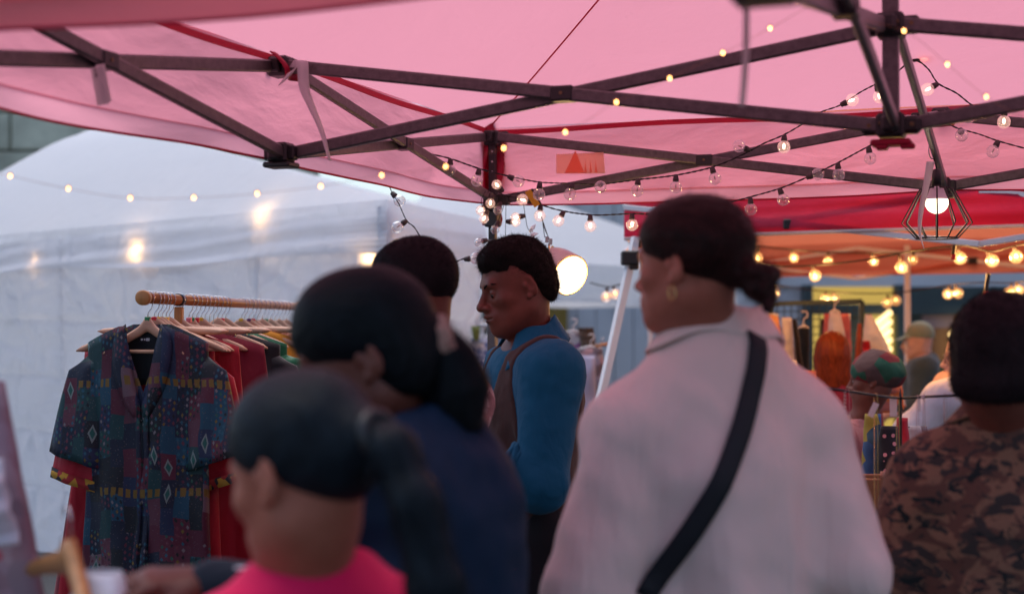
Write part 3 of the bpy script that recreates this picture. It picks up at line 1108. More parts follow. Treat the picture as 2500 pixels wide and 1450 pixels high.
# ---- head ---------------------------------------------------------------------
def head_sdf(res=0.004, female=False, eyes=True, jaw=1.0, neck_r=.054, neck_bot=(0, -.045, -.20), look='open'):
    s = SDF((-.105, -.14, -.24), (.105, .145, .14), res)
    s.ell((0, -.014, .030), (.0745, .094, .088), .03)
    s.ell((0, .020, .020), (.066, .068, .078), .03)                  # forehead
    s.ell((0, .030, -.030), (.060, .062, .080), .03)
    s.ell((0, .036, -.072), (.049 * jaw, .050, .042), .025)
    s.cap((-.046 * jaw, .0, -.062), (-.014, .072, -.098), .019, .015, .05)
    s.cap((.046 * jaw, .0, -.062), (.014, .072, -.098), .019, .015, .05)
    s.ell((-.030, .040, -.056), (.024, .028, .028), .02)
    s.ell((.030, .040, -.056), (.024, .028, .028), .02)
    s.ell((0, .086, -.100), (.018, .015, .015), .02)
    s.cap((-.034, .080, .024), (.034, .080, .024), .011, .011, .018)   # brow
    s.ell((-.046, .058, -.022), (.020, .020, .016), .025)             # cheekbones
    s.ell((.046, .058, -.022), (.020, .020, .016), .025)
    for sx in (-1, 1):
        s.ell((sx * .033, .099, .001), (.018, .0165, .0135), .016, sub=True)
        s.ell((sx * .032, .0765, .000), (.0150, .0145, .0135), .004)  # lids over the eyeball
        if eyes and look == 'open':
            s.cap((sx * .023, .0925, -.001), (sx * .041, .0885, -.001), .0046, .0046, .002, sub=True)
        elif eyes:
            s.cap((sx * .021, .0925, -.0045), (sx * .043, .0880, -.0045), .0040, .0040, .002, sub=True)
    nw = .85 if female else 1.05
    s.ell((0, .094, -.036), (.016, .020, .014), .010)
    s.cap((0, .089, .014), (0, .116, -.026), .0075, .0100 * nw, .010)
    s.ell((0, .118, -.030), (.0120 * nw, .0110, .0100), .008)
    for sx in (-1, 1):
        s.ell((sx * .0130 * nw, .1045, -.0345), (.0085 * nw, .0110, .0080), .005)
    s.ell((0, .090, -.062), (.030, .016, .020), .02)                  # mouth mound
    s.cap((-.018, .1010, -.0590), (0, .1090, -.0565), .0050, .0064, .005)
    s.cap((.018, .1010, -.0590), (0, .1090, -.0565), .0050, .0064, .005)
    s.cap((-.013, .1010, -.0700), (.013, .1010, -.0700), .0070, .0070, .005)
    s.ell((0, .1065, -.0705), (.011, .0065, .0070), .004)
    s.cap((-.024, .100, -.0640), (-.008, .112, -.0640), .0020, .0020, .002, sub=True)
    s.cap((.024, .100, -.0640), (.008, .112, -.0640), .0020, .0020, .002, sub=True)
    s.cap((-.008, .113, -.0640), (.008, .113, -.0640), .0020, .0020, .002, sub=True)
    s.ell((0, .090, -.083), (.015, .010, .006), .008, sub=True)
    nb = neck_bot
    s.cap((0, -.028, -.050), nb, neck_r * .96, neck_r * 1.08, .035)
    s.cap((0, .010, -.085), (nb[0], nb[1] + .03, nb[2]), .030, .036, .03)
    for sx in (-1, 1):                                                 # ears
        rt = rotm(R(-14), 0, R(sx * 18))
        s.ell((sx * .0765, -.010, -.006), (.0085, .0185, .0320), .006, rot=rt)
        s.ell((sx * .0855, -.006, .003), (.0070, .0110, .0200), .004, rot=rt, sub=True)
        s.ell((sx * .0780, .002, -.002), (.006, .006, .009), .004)
        s.ell((sx * .0785, -.001, -.032), (.006, .0085, .0085), .004)
    return s


def hand_mesh(side=1, curl=(.5, .6, .6, .7), thumb=.4, res=.0028, grip=0.0):
    """hand pointing along +Y from the wrist at the origin, palm facing -Z, thumb on side*(-X)"""
    s = SDF((-.075, -.05, -.075), (.075, .20, .05), res)
    sd = side
    s.cap((0, -.045, 0), (0, .01, 0), .026, .024, .01, flat=(0, 0, 1, .72))
    s.cap((-.018, .02, 0), (-.022, .078, 0), .018, .014, .02, flat=(0, 0, 1, .75))
    s.cap((.0, .02, 0), (.0, .082, .001), .019, .014, .02, flat=(0, 0, 1, .75))
    s.cap((.018, .02, 0), (.024, .074, 0), .018, .013, .02, flat=(0, 0, 1, .75))
    xs = [-.028, -.009, .010, .028]
    ln = [(.040, .025, .020), (.045, .029, .021), (.042, .027, .021), (.032, .020, .018)]
    if sd > 0:
        order = [0, 1, 2, 3]
    else:
        order = [3, 2, 1, 0]
    for q, xi in enumerate(xs):
        f = order[q]
        c = curl[f]
        p = np.array([xi, .080 if f in (1, 2) else .073, .001])
        an = -c * .5; sp = (xi / .028) * .06
        r = .0092 if f < 3 else .0078
        for j, l in enumerate(ln[f]):
            dirv = np.array([math.sin(sp), math.cos(sp) * math.cos(an), math.sin(an)])
            qn = p + dirv * l
            s.cap(p, qn, r, r * .92, .004)
            r *= .92; p = qn; an -= c * (1.0 if j == 0 else .75)
    tx = -sd
    a = np.array([tx * .020, .020, -.004]); b = np.array([tx * .045, .050, -.012 - .015 * thumb])
    c = b + np.array([tx * (.014 - .028 * thumb), .026, -.010 - .012 * thumb]); e = c + np.array([tx * (.002 - .022 * thumb), .021, -.006])
    s.cap(a, b, .0165, .0125, .015); s.cap(b, c, .0118, .0102, .004); s.cap(c, e, .0102, .0085, .004)
    return s.mesh(1)


def basis(yv, zv):
    y = Vector(yv).normalized(); z = Vector(zv); z = (z - y * z.dot(y)).normalized(); x = y.cross(z)
    return Matrix((x, y, z)).transposed()


# ---- joints and torso -----------------------------------------------------------
def joints(lean=0.0, tw=0.0, sw=.175, L=None, Rr=None, female=False, sh_z=1.425, stance=.085, slump=0.0, nbz=1.455):
    """metres for a 1.75 m figure facing +Y, feet on z=0; L / Rr override (elbow, wrist)"""
    J = {}
    ly = math.tan(lean)
    J['hipL'] = Vector((-stance, 0, .93)); J['hipR'] = Vector((stance, 0, .93))
    J['kneeL'] = Vector((-stance - .01, .02, .50)); J['kneeR'] = Vector((stance + .01, .02, .50))
    J['ankL'] = Vector((-stance - .015, -.02, .085)); J['ankR'] = Vector((stance + .015, -.02, .085))
    J['pel'] = Vector((0, 0, .97)); J['waist'] = Vector((0, .01 + ly * .12, 1.10)); J['chest'] = Vector((0, -.005 + ly * .3, 1.28))
    J['nb'] = Vector((0, -.025 + ly * .48 + slump, nbz))
    ct, st = math.cos(tw), math.sin(tw)
    for n, sx in (('L', -1), ('R', 1)):
        v = Vector((sx * sw, -.02, 0))
        J['sh' + n] = Vector((v.x * ct - v.y * st, v.x * st + v.y * ct + ly * .46 + slump * .7, sh_z))
        J['el' + n] = J['sh' + n] + Vector((sx * .06, -.02, -.29)); J['wr' + n] = J['el' + n] + Vector((-sx * .02, .10, -.235))
    if L: J['elL'], J['wrL'] = Vector(L[0]), Vector(L[1])
    if Rr: J['elR'], J['wrR'] = Vector(Rr[0]), Vector(Rr[1])
    J['f'] = female; J['tw'] = tw
    return J


def torso(s, J, g=0.0, k=.06, arms=True, arm_g=None, arm_to=1.0, ak=.04, legs=False, leg_g=0.0, upper=True, belly=0.0, hem=None):
    """g: how far the surface stands off the body"""
    ag = g if arm_g is None else arm_g
    f = J['f']
    rot = np.array(Matrix.Rotation(J['tw'], 3, 'Z'))
    if upper:
        sw = (J['shR'] - J['shL']).length
        s.ell(J['chest'], ((sw * .5 - .015) * (.93 if f else 1.0) + g, .108 + g, .205 + g), k, rot=rot)
        s.ell(J['chest'] + Vector((0, -.02, 0)) + Vector((0, 0, J['shL'].z - .055 - J['chest'].z)), (sw * .5 - .01 + g, .085 + g, .10 + g), k, rot=rot)
        s.ell(J['waist'] + Vector((0, belly * .5, 0)), ((.128 if f else .142) + g + belly * .3, .098 + g + belly, .17 + g), k)
        for n in 'LR':
            s.cap(J['nb'] + Vector((0, 0, -.01)), J['sh' + n] + Vector((0, 0, -.01)), .052 + g, .052 + g, k)
            s.cap(J['sh' + n] * .86 + J['chest'] * .14, J['sh' + n], .060 + g, .056 + g, k)
    s.ell(J['pel'], (.158 + g, .112 + g, .135 + g), k)
    if hem:
        s.cap(J['pel'] + Vector((0, 0, .06)), J['pel'] + Vector((0, 0, hem)), .125 + g, .14 + g, k, flat=(0, 1, 0, .76))
    if arms:
        for n in 'LR':
            a, b, c = J['sh' + n], J['el' + n], J['wr' + n]
            s.cap(a, b, .050 + ag, .040 + ag, ak)
            e = b.lerp(c, arm_to)
            s.cap(b, e, .041 + ag, .041 + ag + (.027 - .041) * arm_to, min(.025, ak))
    if legs:
        for n in 'LR':
            a, b, c = J['hip' + n], J['knee' + n], J['ank' + n]
            s.cap(a, b, .083 + leg_g, .055 + leg_g, .04); s.cap(b, c, .053 + leg_g, .036 + leg_g, .03)
    return s


def make_person(label, loc, heading, scale, J, head_rot, skin, *, head_kw=None, hands=('L', 'R'), hand_dir=None, hand_curl=None,
                head_res=.0045, group=None, hc=None, shoe=None, trousers=None, build_hands=True, hscale=1.0, hz=1.0):
    """returns (root, head matrix in local metres)"""
    root = thing('person', label, 'person', loc, heading, group)
    root.scale = (scale,) * 3
    # head placement: pivot at top of neck
    nb = J['nb']
    pv = nb + Vector((0, .015, .055))
    Rm = Matrix.Rotation(head_rot[0], 3, 'Z') @ Matrix.Rotation(head_rot[1], 3, 'X') @ Matrix.Rotation(head_rot[2], 3, 'Y')
    hcn = pv + Rm @ Vector((0, .03, .125)) if hc is None else Vector(hc)
    HM = Matrix.Translation(hcn) @ Rm.to_4x4() @ Matrix.Scale(hscale, 4) @ Matrix.Scale(hz, 4, Vector((0, 0, 1)))
    inv = HM.inverted()
    nbl = inv @ (nb + Vector((0, .0, -.045)))
    kw = dict(head_kw or {})
    hs = head_sdf(head_res, neck_bot=tuple(nbl), female=J['f'], **kw)
    V, F = hs.mesh(1)
    parts = [(xf(V, HM), F)]
    res = .011
    b = SDF((-.5, -.42, -.01), (.5, .62, 1.56), res)
    torso(b, J, 0.0, legs=True)
    for n in 'LR':
        a = J['ank' + n]
        b.cap(a + Vector((0, -.03, -.045)), a + Vector((0, .15, -.06)), .036, .026, .03)
    V, F = b.mesh(1)
    parts.append((V, F))
    for n in 'LR':
        e, w_ = J['el' + n], J['wr' + n]
        d = (w_ - e).normalized() if not (hand_dir and n in hand_dir) else Vector(hand_dir[n][0]).normalized()
        pn = Vector((1 if n == 'L' else -1, 0, .2)) if not (hand_dir and n in hand_dir) else Vector(hand_dir[n][1])
        B = basis(d, -pn)
        cu = (hand_curl or {}).get(n, (.45, .5, .55, .6))
        V, F = hand_mesh(1 if n == 'L' else -1, cu, .5, .0028 if n in hands else .005)
        parts.append((xf(V, Matrix.Translation(w_) @ B.to_4x4()), F))
    body = npmesh('body', parts, skin, root)
    # trousers and shoes
    if trousers is not None:
        t = SDF((-.3, -.3, .03), (.3, .3, 1.15), .012)
        torso(t, J, .014, arms=False, upper=False, legs=True, leg_g=.022)
        t.cut((0, 0, 1.08), (0, 0, 1)).cut((0, 0, .075), (0, 0, -1)).wob(.005, 3.0, 4, 3, (1, 1, .8))
        V, F = t.mesh(1); npmesh('trousers', [(V, F)], trousers, root)
    if shoe is not None:
        for n in 'LR':
            a = J['ank' + n]
            t = SDF((a.x - .07, a.y - .12, -.005), (a.x + .07, a.y + .24, .14), .008)
            t.cap(a + Vector((0, -.035, -.035)), a + Vector((0, .15, -.048)), .050, .040, .04); t.cap(a + Vector((0, 0, .02)), a + Vector((0, -.01, -.03)), .05, .05, .03)
            t.cut((0, 0, .004), (0, 0, -1)).cut((0, 0, .115), (0, 0, 1))
            V, F = t.mesh(1); npmesh('shoe', [(V, F)], shoe, root)
    return root, HM


def tufts(V, F, n, length, wdt, seed=1, curl=.5, drop=0.0, mask=None, flow=None, spread=.5, lift=1.0):
    """n short bent strands standing on a mesh; returns (V, F) of thin strips"""
    rs = np.random.RandomState(seed)
    tri = V[F]
    c = tri.mean(1)
    nn = np.cross(tri[:, 2] - tri[:, 0], tri[:, 3] - tri[:, 1]); ar = np.linalg.norm(nn, axis=1)
    nn = nn / np.maximum(ar, 1e-12)[:, None]
    wgt = ar.copy()
    if mask is not None:
        wgt = wgt * mask(c)
    wgt /= wgt.sum()
    ids = rs.choice(len(F), n, p=wgt)
    a = rs.rand(n, 1); b = rs.rand(n, 1)
    t = tri[ids]
    p = (t[:, 0] * (1 - a) + t[:, 1] * a) * (1 - b) + (t[:, 3] * (1 - a) + t[:, 2] * a) * b
    d = nn[ids] * lift + rs.normal(size=(n, 3)) * spread
    if flow is not None:
        d = d + flow(p)
    d /= np.linalg.norm(d, axis=1)[:, None]
    L_ = length * (0.5 + rs.rand(n, 1))
    side = np.cross(d, rs.normal(size=(n, 3))); side /= np.linalg.norm(side, axis=1)[:, None]
    bend = rs.normal(size=(n, 3)) * curl
    p0 = p - d * 0.002
    p1 = p + d * L_ * .5 + bend * L_ * .25
    p2 = p + d * L_ * .8 + bend * L_ * .9 + np.array([0, 0, -drop])
    w_ = wdt
    VV = np.concatenate([p0 - side * w_, p0 + side * w_, p1 - side * w_ * .7, p1 + side * w_ * .7, p2], 0)
    i = np.arange(n)
    FF = np.concatenate([np.stack([i, i + n, i + 3 * n, i + 2 * n], 1)], 0)
    F3 = np.stack([i + 2 * n, i + 3 * n, i + 4 * n, i + 4 * n], 1)
    return VV, FF, F3[:, :3]


def hair_obj(name, parts, m, parent):
    return npmesh(name, parts, m, parent)


def mixmesh(name, parts, mats, parent):
    Vs, Fs = [], []; o = 0
    for V, Fl in parts:
        Vs.append(V)
        for F in Fl:
            Fs += (F + o).tolist()
        o += len(V)
    return npmesh_raw(name, np.concatenate(Vs), Fs, mats, parent)


def npmesh_raw(name, V, Fs, mats, parent, smooth=True):
    me = bpy.data.meshes.new(name)
    me.from_pydata(V.tolist(), [], Fs)
    for m in (mats if isinstance(mats, (list, tuple)) else [mats]):
        me.materials.append(m)
    me.polygons.foreach_set('use_smooth', [smooth] * len(me.polygons))
    me.update()
    ob = bpy.data.objects.new(name, me); col.objects.link(ob)
    if parent is not None: ob.parent = parent
    return ob


def hair_mat(name, c, c2, rough=.5, scale=(60, 60, 6), strength=.3, spec=.12):
    t = NT(name)
    oc = t.coord('Object', scale)
    n = t.noise(oc, 3.0, 5, .65)
    cc = t.ramp(n, [(.35, c), (.7, c2)])
    bp = t.n('ShaderNodeBump', {'Strength': strength, 'Distance': .004, 'Height': n})
    return t.finish(t.n('ShaderNodeBsdfPrincipled', {'Base Color': cc, 'Roughness': rough, 'Specular IOR Level': spec, 'Normal': bp}))


def skin_mat(name, c, c2, rough=.5):
    t = NT(name)
    oc = t.coord('Object')
    n = t.noise(oc, 14.0, 4, .6); f = t.noise(oc, 420.0, 2, .6)
    cc = t.ramp(n, [(.3, c), (.72, c2)])
    bp = t.n('ShaderNodeBump', {'Strength': .18, 'Distance': .001, 'Height': f})
    p = t.n('ShaderNodeBsdfPrincipled', {'Base Color': cc, 'Roughness': rough, 'Specular IOR Level': .38, 'Normal': bp,
                                         'Subsurface Weight': .12, 'Subsurface Scale': .004})
    p.inputs['Subsurface Radius'].default_value = (1.0, .35, .2)
    return t.finish(p)


def cloth_mat(name, c, var=.1, rough=.85, fold=.5, fs=(1, 1, .35), scale=9.0, sheen=.15, weave=0, trans=0.0, c2=None):
    t = NT(name)
    oc = t.coord('Object')
    fo = t.noise(t.coord('Object', fs), scale, 3, .5, .8)
    fine = t.noise(oc, 700.0, 2, .6)
    big = t.noise(oc, 5.0, 3)
    c4 = L4(c)
    cc = t.mix(t.math('MULTIPLY', big, .6), c4, L4(c2) if c2 is not None else tuple(x * (1 - var) for x in c4[:3]) + (1,))
    cc = t.mix(t.math('MULTIPLY', fine, .25), cc, tuple(x * .75 for x in c4[:3]) + (1,))
    h = t.math('ADD', fo, t.math('MULTIPLY', fine, .03))
    bp = t.n('ShaderNodeBump', {'Strength': fold, 'Distance': .03, 'Height': h})
    p = t.n('ShaderNodeBsdfPrincipled', {'Base Color': cc, 'Roughness': rough, 'Specular IOR Level': .25, 'Sheen Weight': sheen, 'Normal': bp})
    if trans:
        tr = t.n('ShaderNodeBsdfTranslucent', {'Color': cc})
        p = t.n('ShaderNodeMixShader', {0: trans, 1: p, 2: tr})
    return t.finish(p)


S_DARK = skin_mat('deep_brown_skin', (.135, .036, .022), (.20, .058, .036))
S_MID = skin_mat('tan_skin', (.30, .085, .052), (.40, .13, .085))
S_BROWN = skin_mat('brown_skin', (.12, .032, .020), (.18, .05, .032))
S_PALE = skin_mat('pale_skin', (.50, .29, .23), (.60, .36, .29))
M_EYE = mat('eye_white', (.28, .24, .23), rough=.3, var=.03)
M_IRIS = mat('dark_iris', (.012, .007, .005), rough=.1)
M_LIP = mat('lip_skin', (.12, .038, .034), rough=.6, spec=.2)
M_SHOE = mat('dark_shoe', (.02, .02, .022), rough=.5)
M_TROUS = cloth_mat('black_trouser_cloth', (.012, .012, .015))
M_JEANS = cloth_mat('dark_denim', (.03, .045, .08))


def eyes(root, HM, down=.35):
    for sx in (-1, 1):
        m = MB(); m.ball((0, 0, 0), .0126, 14, 10)
        o = m.build('eyeball', M_EYE, root, True)
        o.matrix_parent_inverse = Matrix.Identity(4)
        o.matrix_basis = HM @ Matrix.Translation((sx * .032, .0762, -.001))
        m = MB(); m.ball((0, .0086, -.0036), (.0076, .0050, .0070), 12, 8)
        i = m.build('iris', M_IRIS, o, True)


def brows(root, HM, m, seed=3):
    rs = random.Random(seed)
    for sx in (-1, 1):
        mb = MB()
        for i in range(220):
            t_ = rs.random()
            x = .013 + .038 * t_
            y = .0965 - .020 * t_ ** 2 + .001
            z = .0195 + .008 * math.sin(t_ * 2.2) + rs.uniform(-.0028, .0028) * (1 - .5 * t_)
            a = Vector((sx * x, y, z)); b = a + Vector((sx * .007, -.0005 - .004 * t_, .002 - .004 * t_))
            mb.tube([a, b], .0006, 3)
        o = mb.build('eyebrow', m, root)
        o.matrix_basis = HM


# Mix a hair cap around the head: returns SDF in head space
def hair_cap(res=.005, g=.012, back=.0, k=.02, top=0.0, hi=.2, lo=-.3):
    s = SDF((-.16, -.24, lo), (.16, .16, hi), res)
    s.ell((0, -.016, .034 + top), (.0745 + g, .094 + g, .088 + g), k)
    return s
# ================================================================ PEOPLE
def to_local(root_loc, heading, scale, wp):
    v = Vector(wp) - Vector(root_loc)
    return (Matrix.Rotation(-heading, 3, 'Z') @ v) / scale


def garment(root, J, m, name='shirt', g=.02, arm_g=None, arm_to=.9, hem=.86, res=.010, wob=(.006, 3.0, 1, (1, 1, .5)), arms=True,
            neck_r=.064, neck_cut=.03, belly=0.0, tilt=.35, label=None, pre=None, post=None, hemdrop=None, k=.06, ak=.04):
    s = SDF((-.52, -.42, hem - .05), (.52, .60, 1.62), res)
    torso(s, J, g, k=k, arms=arms, arm_g=arm_g, arm_to=arm_to, belly=belly, hem=hemdrop, ak=ak)
    if pre: pre(s)
    nb = J['nb']
    s.cap(nb + Vector((0, .012, .012)), nb + Vector((0, .04, .2)), neck_r - .004, neck_r + .012, .012, sub=True)
    s.cut(nb + Vector((0, 0, neck_cut)), (0, tilt, 1), .02)
    s.wob(wob[0], wob[1], wob[2], 4, wob[3])
    # broad creases down the sleeves
    s.wob(wob[0] * .5, wob[1] * 3.2, wob[2] + 9, 2, (1, 1, 1.5))
    s.cut((0, 0, hem), (0, 0, -1))
    if post: post(s)
    V, F = s.mesh(1)
    o = npmesh(name, [(V, F)], m, root)
    if label: o['label'] = label
    return o, V, F


def collar(root, J, m, r0=.060, h=.05, spread=.032, point=.03, open_=.55, zoff=.0, name='collar'):
    nb = J['nb'] + Vector((0, .012, zoff + .034))
    mb = MB()

    def fn(u, v):
        a = (u - .5) * 2 * (math.pi - open_)          # 0 = back
        fr = (1 - math.cos(a)) / 2
        top = .052 * (1 - fr) + .0 * fr
        if v < .4:                                     # stand
            t = v / .4
            r = r0 + .010 * (1 - t); z = top - h * .7 * (1 - t)
        elif v < .5:
            r = r0 + .006; z = top + .003
        else:
            t = (v - .5) / .5
            r = r0 + .008 + spread * t + point * .5 * t * fr ** 3; z = top - (h + point * fr ** 3) * t
        r *= 1 + .02 * math.sin(a * 5 + v * 3)
        return nb + Vector((-math.sin(a) * r * (1 + .25 * 1), -math.cos(a) * r * 1.02 + .028 * fr * 0, z + .006 * math.sin(a * 4)))
    mb.grid(fn, 40, 10)
    return thick(mb.build(name, m, root, True), .003)


def strap_on(root, obj, pts, wdt, m, name, off=.004, dirs=None):
    """lay a ribbon on the surface of obj; pts are local (x, z) with a side (-1 back, +1 front)"""
    dg = bpy.context.evaluated_depsgraph_get()
    mb = MB(); rows = []
    n = len(pts)
    for i, (x, z, sd) in enumerate(pts):
        j0, j1 = pts[max(i - 1, 0)], pts[min(i + 1, n - 1)]
        d = Vector((j1[0] - j0[0], 0, j1[1] - j0[1]))
        if d.length < 1e-6: d = Vector((0, 0, 1))
        dd = Vector((pts[-1][0] - pts[n // 2][0], 0, pts[-1][1] - pts[n // 2][1])).normalized(); side = Vector((-dd.z, 0, dd.x)) * (wdt / 2)
        row = []
        for q in (-1, -.33, .33, 1):
            p = Vector((x, 0, z)) + side * q
            ok, hit, nn, _ = obj.ray_cast(Vector((p.x, sd * 1.0, p.z)), Vector((0, -sd, 0)))
            y = hit.y if ok else (rows[-1][0].y if rows else 0)
            row.append(Vector((p.x, y + sd * off, p.z)))
        ym = (max if sd > 0 else min)(r.y for r in row)
        row = [Vector((r.x, r.y * .5 + ym * .5, r.z)) for r in row]
        rows.append(row)
    o0 = 0
    vs = [p for r in rows for p in r]
    fs = [(i * 4 + k, i * 4 + k + 1, i * 4 + k + 5, i * 4 + k + 4) for i in range(n - 1) for k in range(3)]
    mb.add(vs, fs)
    return thick(mb.build(name, m, root, True), .004)


# ---------------------------------------------------------------- man in blue
M_BLUE = cloth_mat('teal_blue_cotton', (.003, .105, .20), var=.25, fold=.55, fs=(1, 1, .5), scale=11, sheen=.05)
M_VEST = cloth_mat('brown_waistcoat_wool', (.075, .040, .033), var=.35, fold=.5, sheen=.1)
M_AFRO = hair_mat('black_curly_hair', (.006, .005, .005), (.022, .015, .012), rough=.6, scale=(1, 1, 1), strength=.8)
d0 = 4.12
hl = (P(1302, 0, d0).x, d0, 0); hh = R(105); hs_ = 1.03
hcw = P(1263, 697, 4.08)
J = joints(lean=R(3), sw=.178, sh_z=1.385, nbz=1.440, L=((-.232, .045, 1.105), (-.16, .21, 1.18)), Rr=((.24, .03, 1.13), (.12, .26, 1.17)))
root, HM = make_person('man in a teal blue shirt and brown waistcoat looking down, facing left', hl, hh, hs_, J, (R(2), R(-17), 0), S_DARK,
                       head_kw=dict(look='down', neck_r=.050), head_res=.0026, hc=to_local(hl, hh, hs_, hcw), hscale=.97, trousers=M_TROUS, shoe=M_SHOE,
                       hand_curl={'L': (.5, .55, .6, .7), 'R': (.5, .55, .6, .7)})
hero = root
eyes(root, HM)
brows(root, HM, M_AFRO)
# lips
mb = MB()
for zz, rr, w_ in ((-.0578, .0040, .0175), (-.0695, .0048, .0150)):
    pts = [Vector((x * w_, .1100 - .0095 * x * x, zz + (.0018 * (1 - x * x) * (1 if rr < .0045 else -.4)))) for x in np.linspace(-1, 1, 9)]
    mb.tube(pts, [rr * (1 - .75 * abs(x) ** 2.5) for x in np.linspace(-1, 1, 9)], 8)
o = mb.build('lips', M_LIP, root, True); o.matrix_basis = HM
# hair: short afro with a hard hairline
s = hair_cap(.0042, .0)
s.d[:] = .2
s.ell((0, -.018, .046), (.079, .094, .088), .02)
s.ell((0, .030, .085), (.062, .058, .045), .03)
s.ell((0, -.062, -.010), (.066, .050, .070), .03)
s.wob(.004, 26, 3, 3)
s.ell((0, .135, -.005), (.10, .074, .078), .006, sub=True)     # face
for sx in (-1, 1):
    s.ell((sx * .085, .058, -.016), (.05, .046, .074), .006, sub=True)  # temples
    s.ell((sx * .095, -.004, -.022), (.040, .026, .046), .006, sub=True)  # ears
    s.ell((sx * .10, .0, -.075), (.07, .060, .070), .006, sub=True)
s.cut((0, -.10, -.078), (0, .45, -1), .01)
V, F = s.mesh(1)
def msk(c): return np.ones(len(c))
tv, t4, t3 = tufts(V, F, 42000, .0030, .00036, 5, curl=1.7, spread=.8)
o = mixmesh('hair', [(V, [F]), (tv, [t4, t3])], M_AFRO, root); o.matrix_basis = HM
# stubble sideburn is part of the hair mesh above; shirt
KEEP = {}


def hero_post(s):
    KEEP['s'] = SDF.__new__(SDF); KEEP['s'].x, KEEP['s'].y, KEEP['s'].z, KEEP['s'].res, KEEP['s'].d = s.x, s.y, s.z, s.res, s.d.copy()
    s.wob(-.0065, 2.0, 23, 2, (1, 1, 1), fn=lambda v, x, y, z: (1 - np.minimum(np.abs(np.sin(z * 26 + y * 22 + v * 2.4)) * 2.8, 1)) * np.clip((np.abs(x) - .165) * 14, 0, 1))


gs, V, F = garment(root, J, M_BLUE, 'shirt', g=.016, arm_g=.031, arm_to=.30, hem=.925, k=.04, res=.0075, wob=(.0055, 3.4, 2, (1, 1, .6)), neck_r=.060,
                   post=hero_post)
for n in 'LR':
    e, w_ = J['el' + n], J['wr' + n]
    d = (w_ - e).normalized(); c = e + d * .075
    B = basis(d, (0, 0, 1))
    mb = MB()
    for q, rr in ((0, .065), (.012, .068), (.026, .065)):
        ring = [c + d * (q + .004 * math.sin(3 * a_ + q * 200)) + B @ Vector((math.cos(a_) * rr * (1 + .05 * math.sin(a_ * 4 + q * 90)), 0, math.sin(a_) * rr)) for a_ in np.linspace(0, 2 * math.pi, 28, endpoint=False)]
        mb.tube(ring, .009, 8, closed=True)
    mb.build('rolled_cuff', M_BLUE, root, True)
collar(root, J, M_BLUE, r0=.060, h=.060, spread=.040, point=.050, open_=.75, zoff=.0)

# waistcoat: the shirt's own surface pushed out, trimmed to armholes, V neck and hem
sv = KEEP['s']; sv.d = sv.d - .0065
Xg, Yg, Zg = np.meshgrid(sv.x, sv.y, sv.z, indexing='ij', sparse=True)
tz = np.clip((Zg - 1.20) / .22, 0, 1)
xl = .160 - .036 * tz * tz * (3 - 2 * tz) + 0 * Yg
sv.d = np.maximum(sv.d, (np.abs(Xg) - xl) * .9).astype(np.float32)
nbv = J['nb']
sv.cap(nbv + Vector((0, .02, .03)), nbv + Vector((0, .05, .2)), .070, .08, .004, sub=True)
sv.cap(nbv + Vector((0, .11, .06)), nbv + Vector((0, .20, -.30)), .092, .020, .004, sub=True)
sv.cut(nbv + Vector((0, 0, .052)), (0, .3, 1), .004)
sv.cut((0, 0, .985), (0, 0, -1))
V, F = sv.mesh(1)
npmesh('waistcoat', [(V, F)], M_VEST, root)

# ---------------------------------------------------------------- woman in cream blouse
M_CREAM = cloth_mat('pale_pink_cream_linen', (.84, .63, .57), var=.10, fold=.9, fs=(1.2, 1.2, .25), scale=6, sheen=.1, rough=.9)
M_BLACKSTRAP = mat('black_nylon_strap', (.006, .007, .012), rough=.6, bump=.3, bs=400)
M_DBROWN = hair_mat('dark_brown_hair', (.012, .004, .004), (.035, .010, .010), rough=.45, scale=(80, 7, 9), strength=.7)
M_GOLD = mat('gold_metal', (.75, .50, .18), rough=.25, metal=1.0)
dA = 2.55
la = (P(1745, 0, dA).x, dA, 0); ha = R(10); sA = 1.035
hcw = P(1694, 648, 2.50)
J = joints(lean=R(2), sw=.138, female=True, sh_z=1.320, L=((-.218, -.05, 1.065), (-.268, .04, .83)), Rr=((.200, -.08, 1.105), (.10, .13, 1.04)))
root, HM = make_person('woman in an oversized cream blouse seen from behind, brown hair in a low bun', la, ha, sA, J, (R(40), R(-4), 0), S_MID,
                       head_kw=dict(neck_r=.042, jaw=.88), head_res=.0034, hc=to_local(la, ha, sA, hcw), hscale=.92, hz=.92, trousers=M_JEANS, shoe=M_SHOE)
eyes(root, HM)
s = SDF((-.13, -.27, -.12), (.13, .16, .19), .004)
s.ell((0, -.016, .036), (.084, .103, .098), .02)
s.ell((0, .020, .062), (.077, .070, .068), .03)
s.wob(.0022, 14, 6, 3, (1, .35, 1.6))
s.ell((0, .150, -.035), (.12, .085, .115), .01, sub=True)
for sx in (-1, 1):
    s.ell((sx * .093, .050, -.050), (.05, .055, .072), .008, sub=True)
    s.ell((sx * .097, -.002, -.024), (.040, .022, .036), .008, sub=True)
s.cut((0, -.09, -.062), (0, .55, -1), .015)
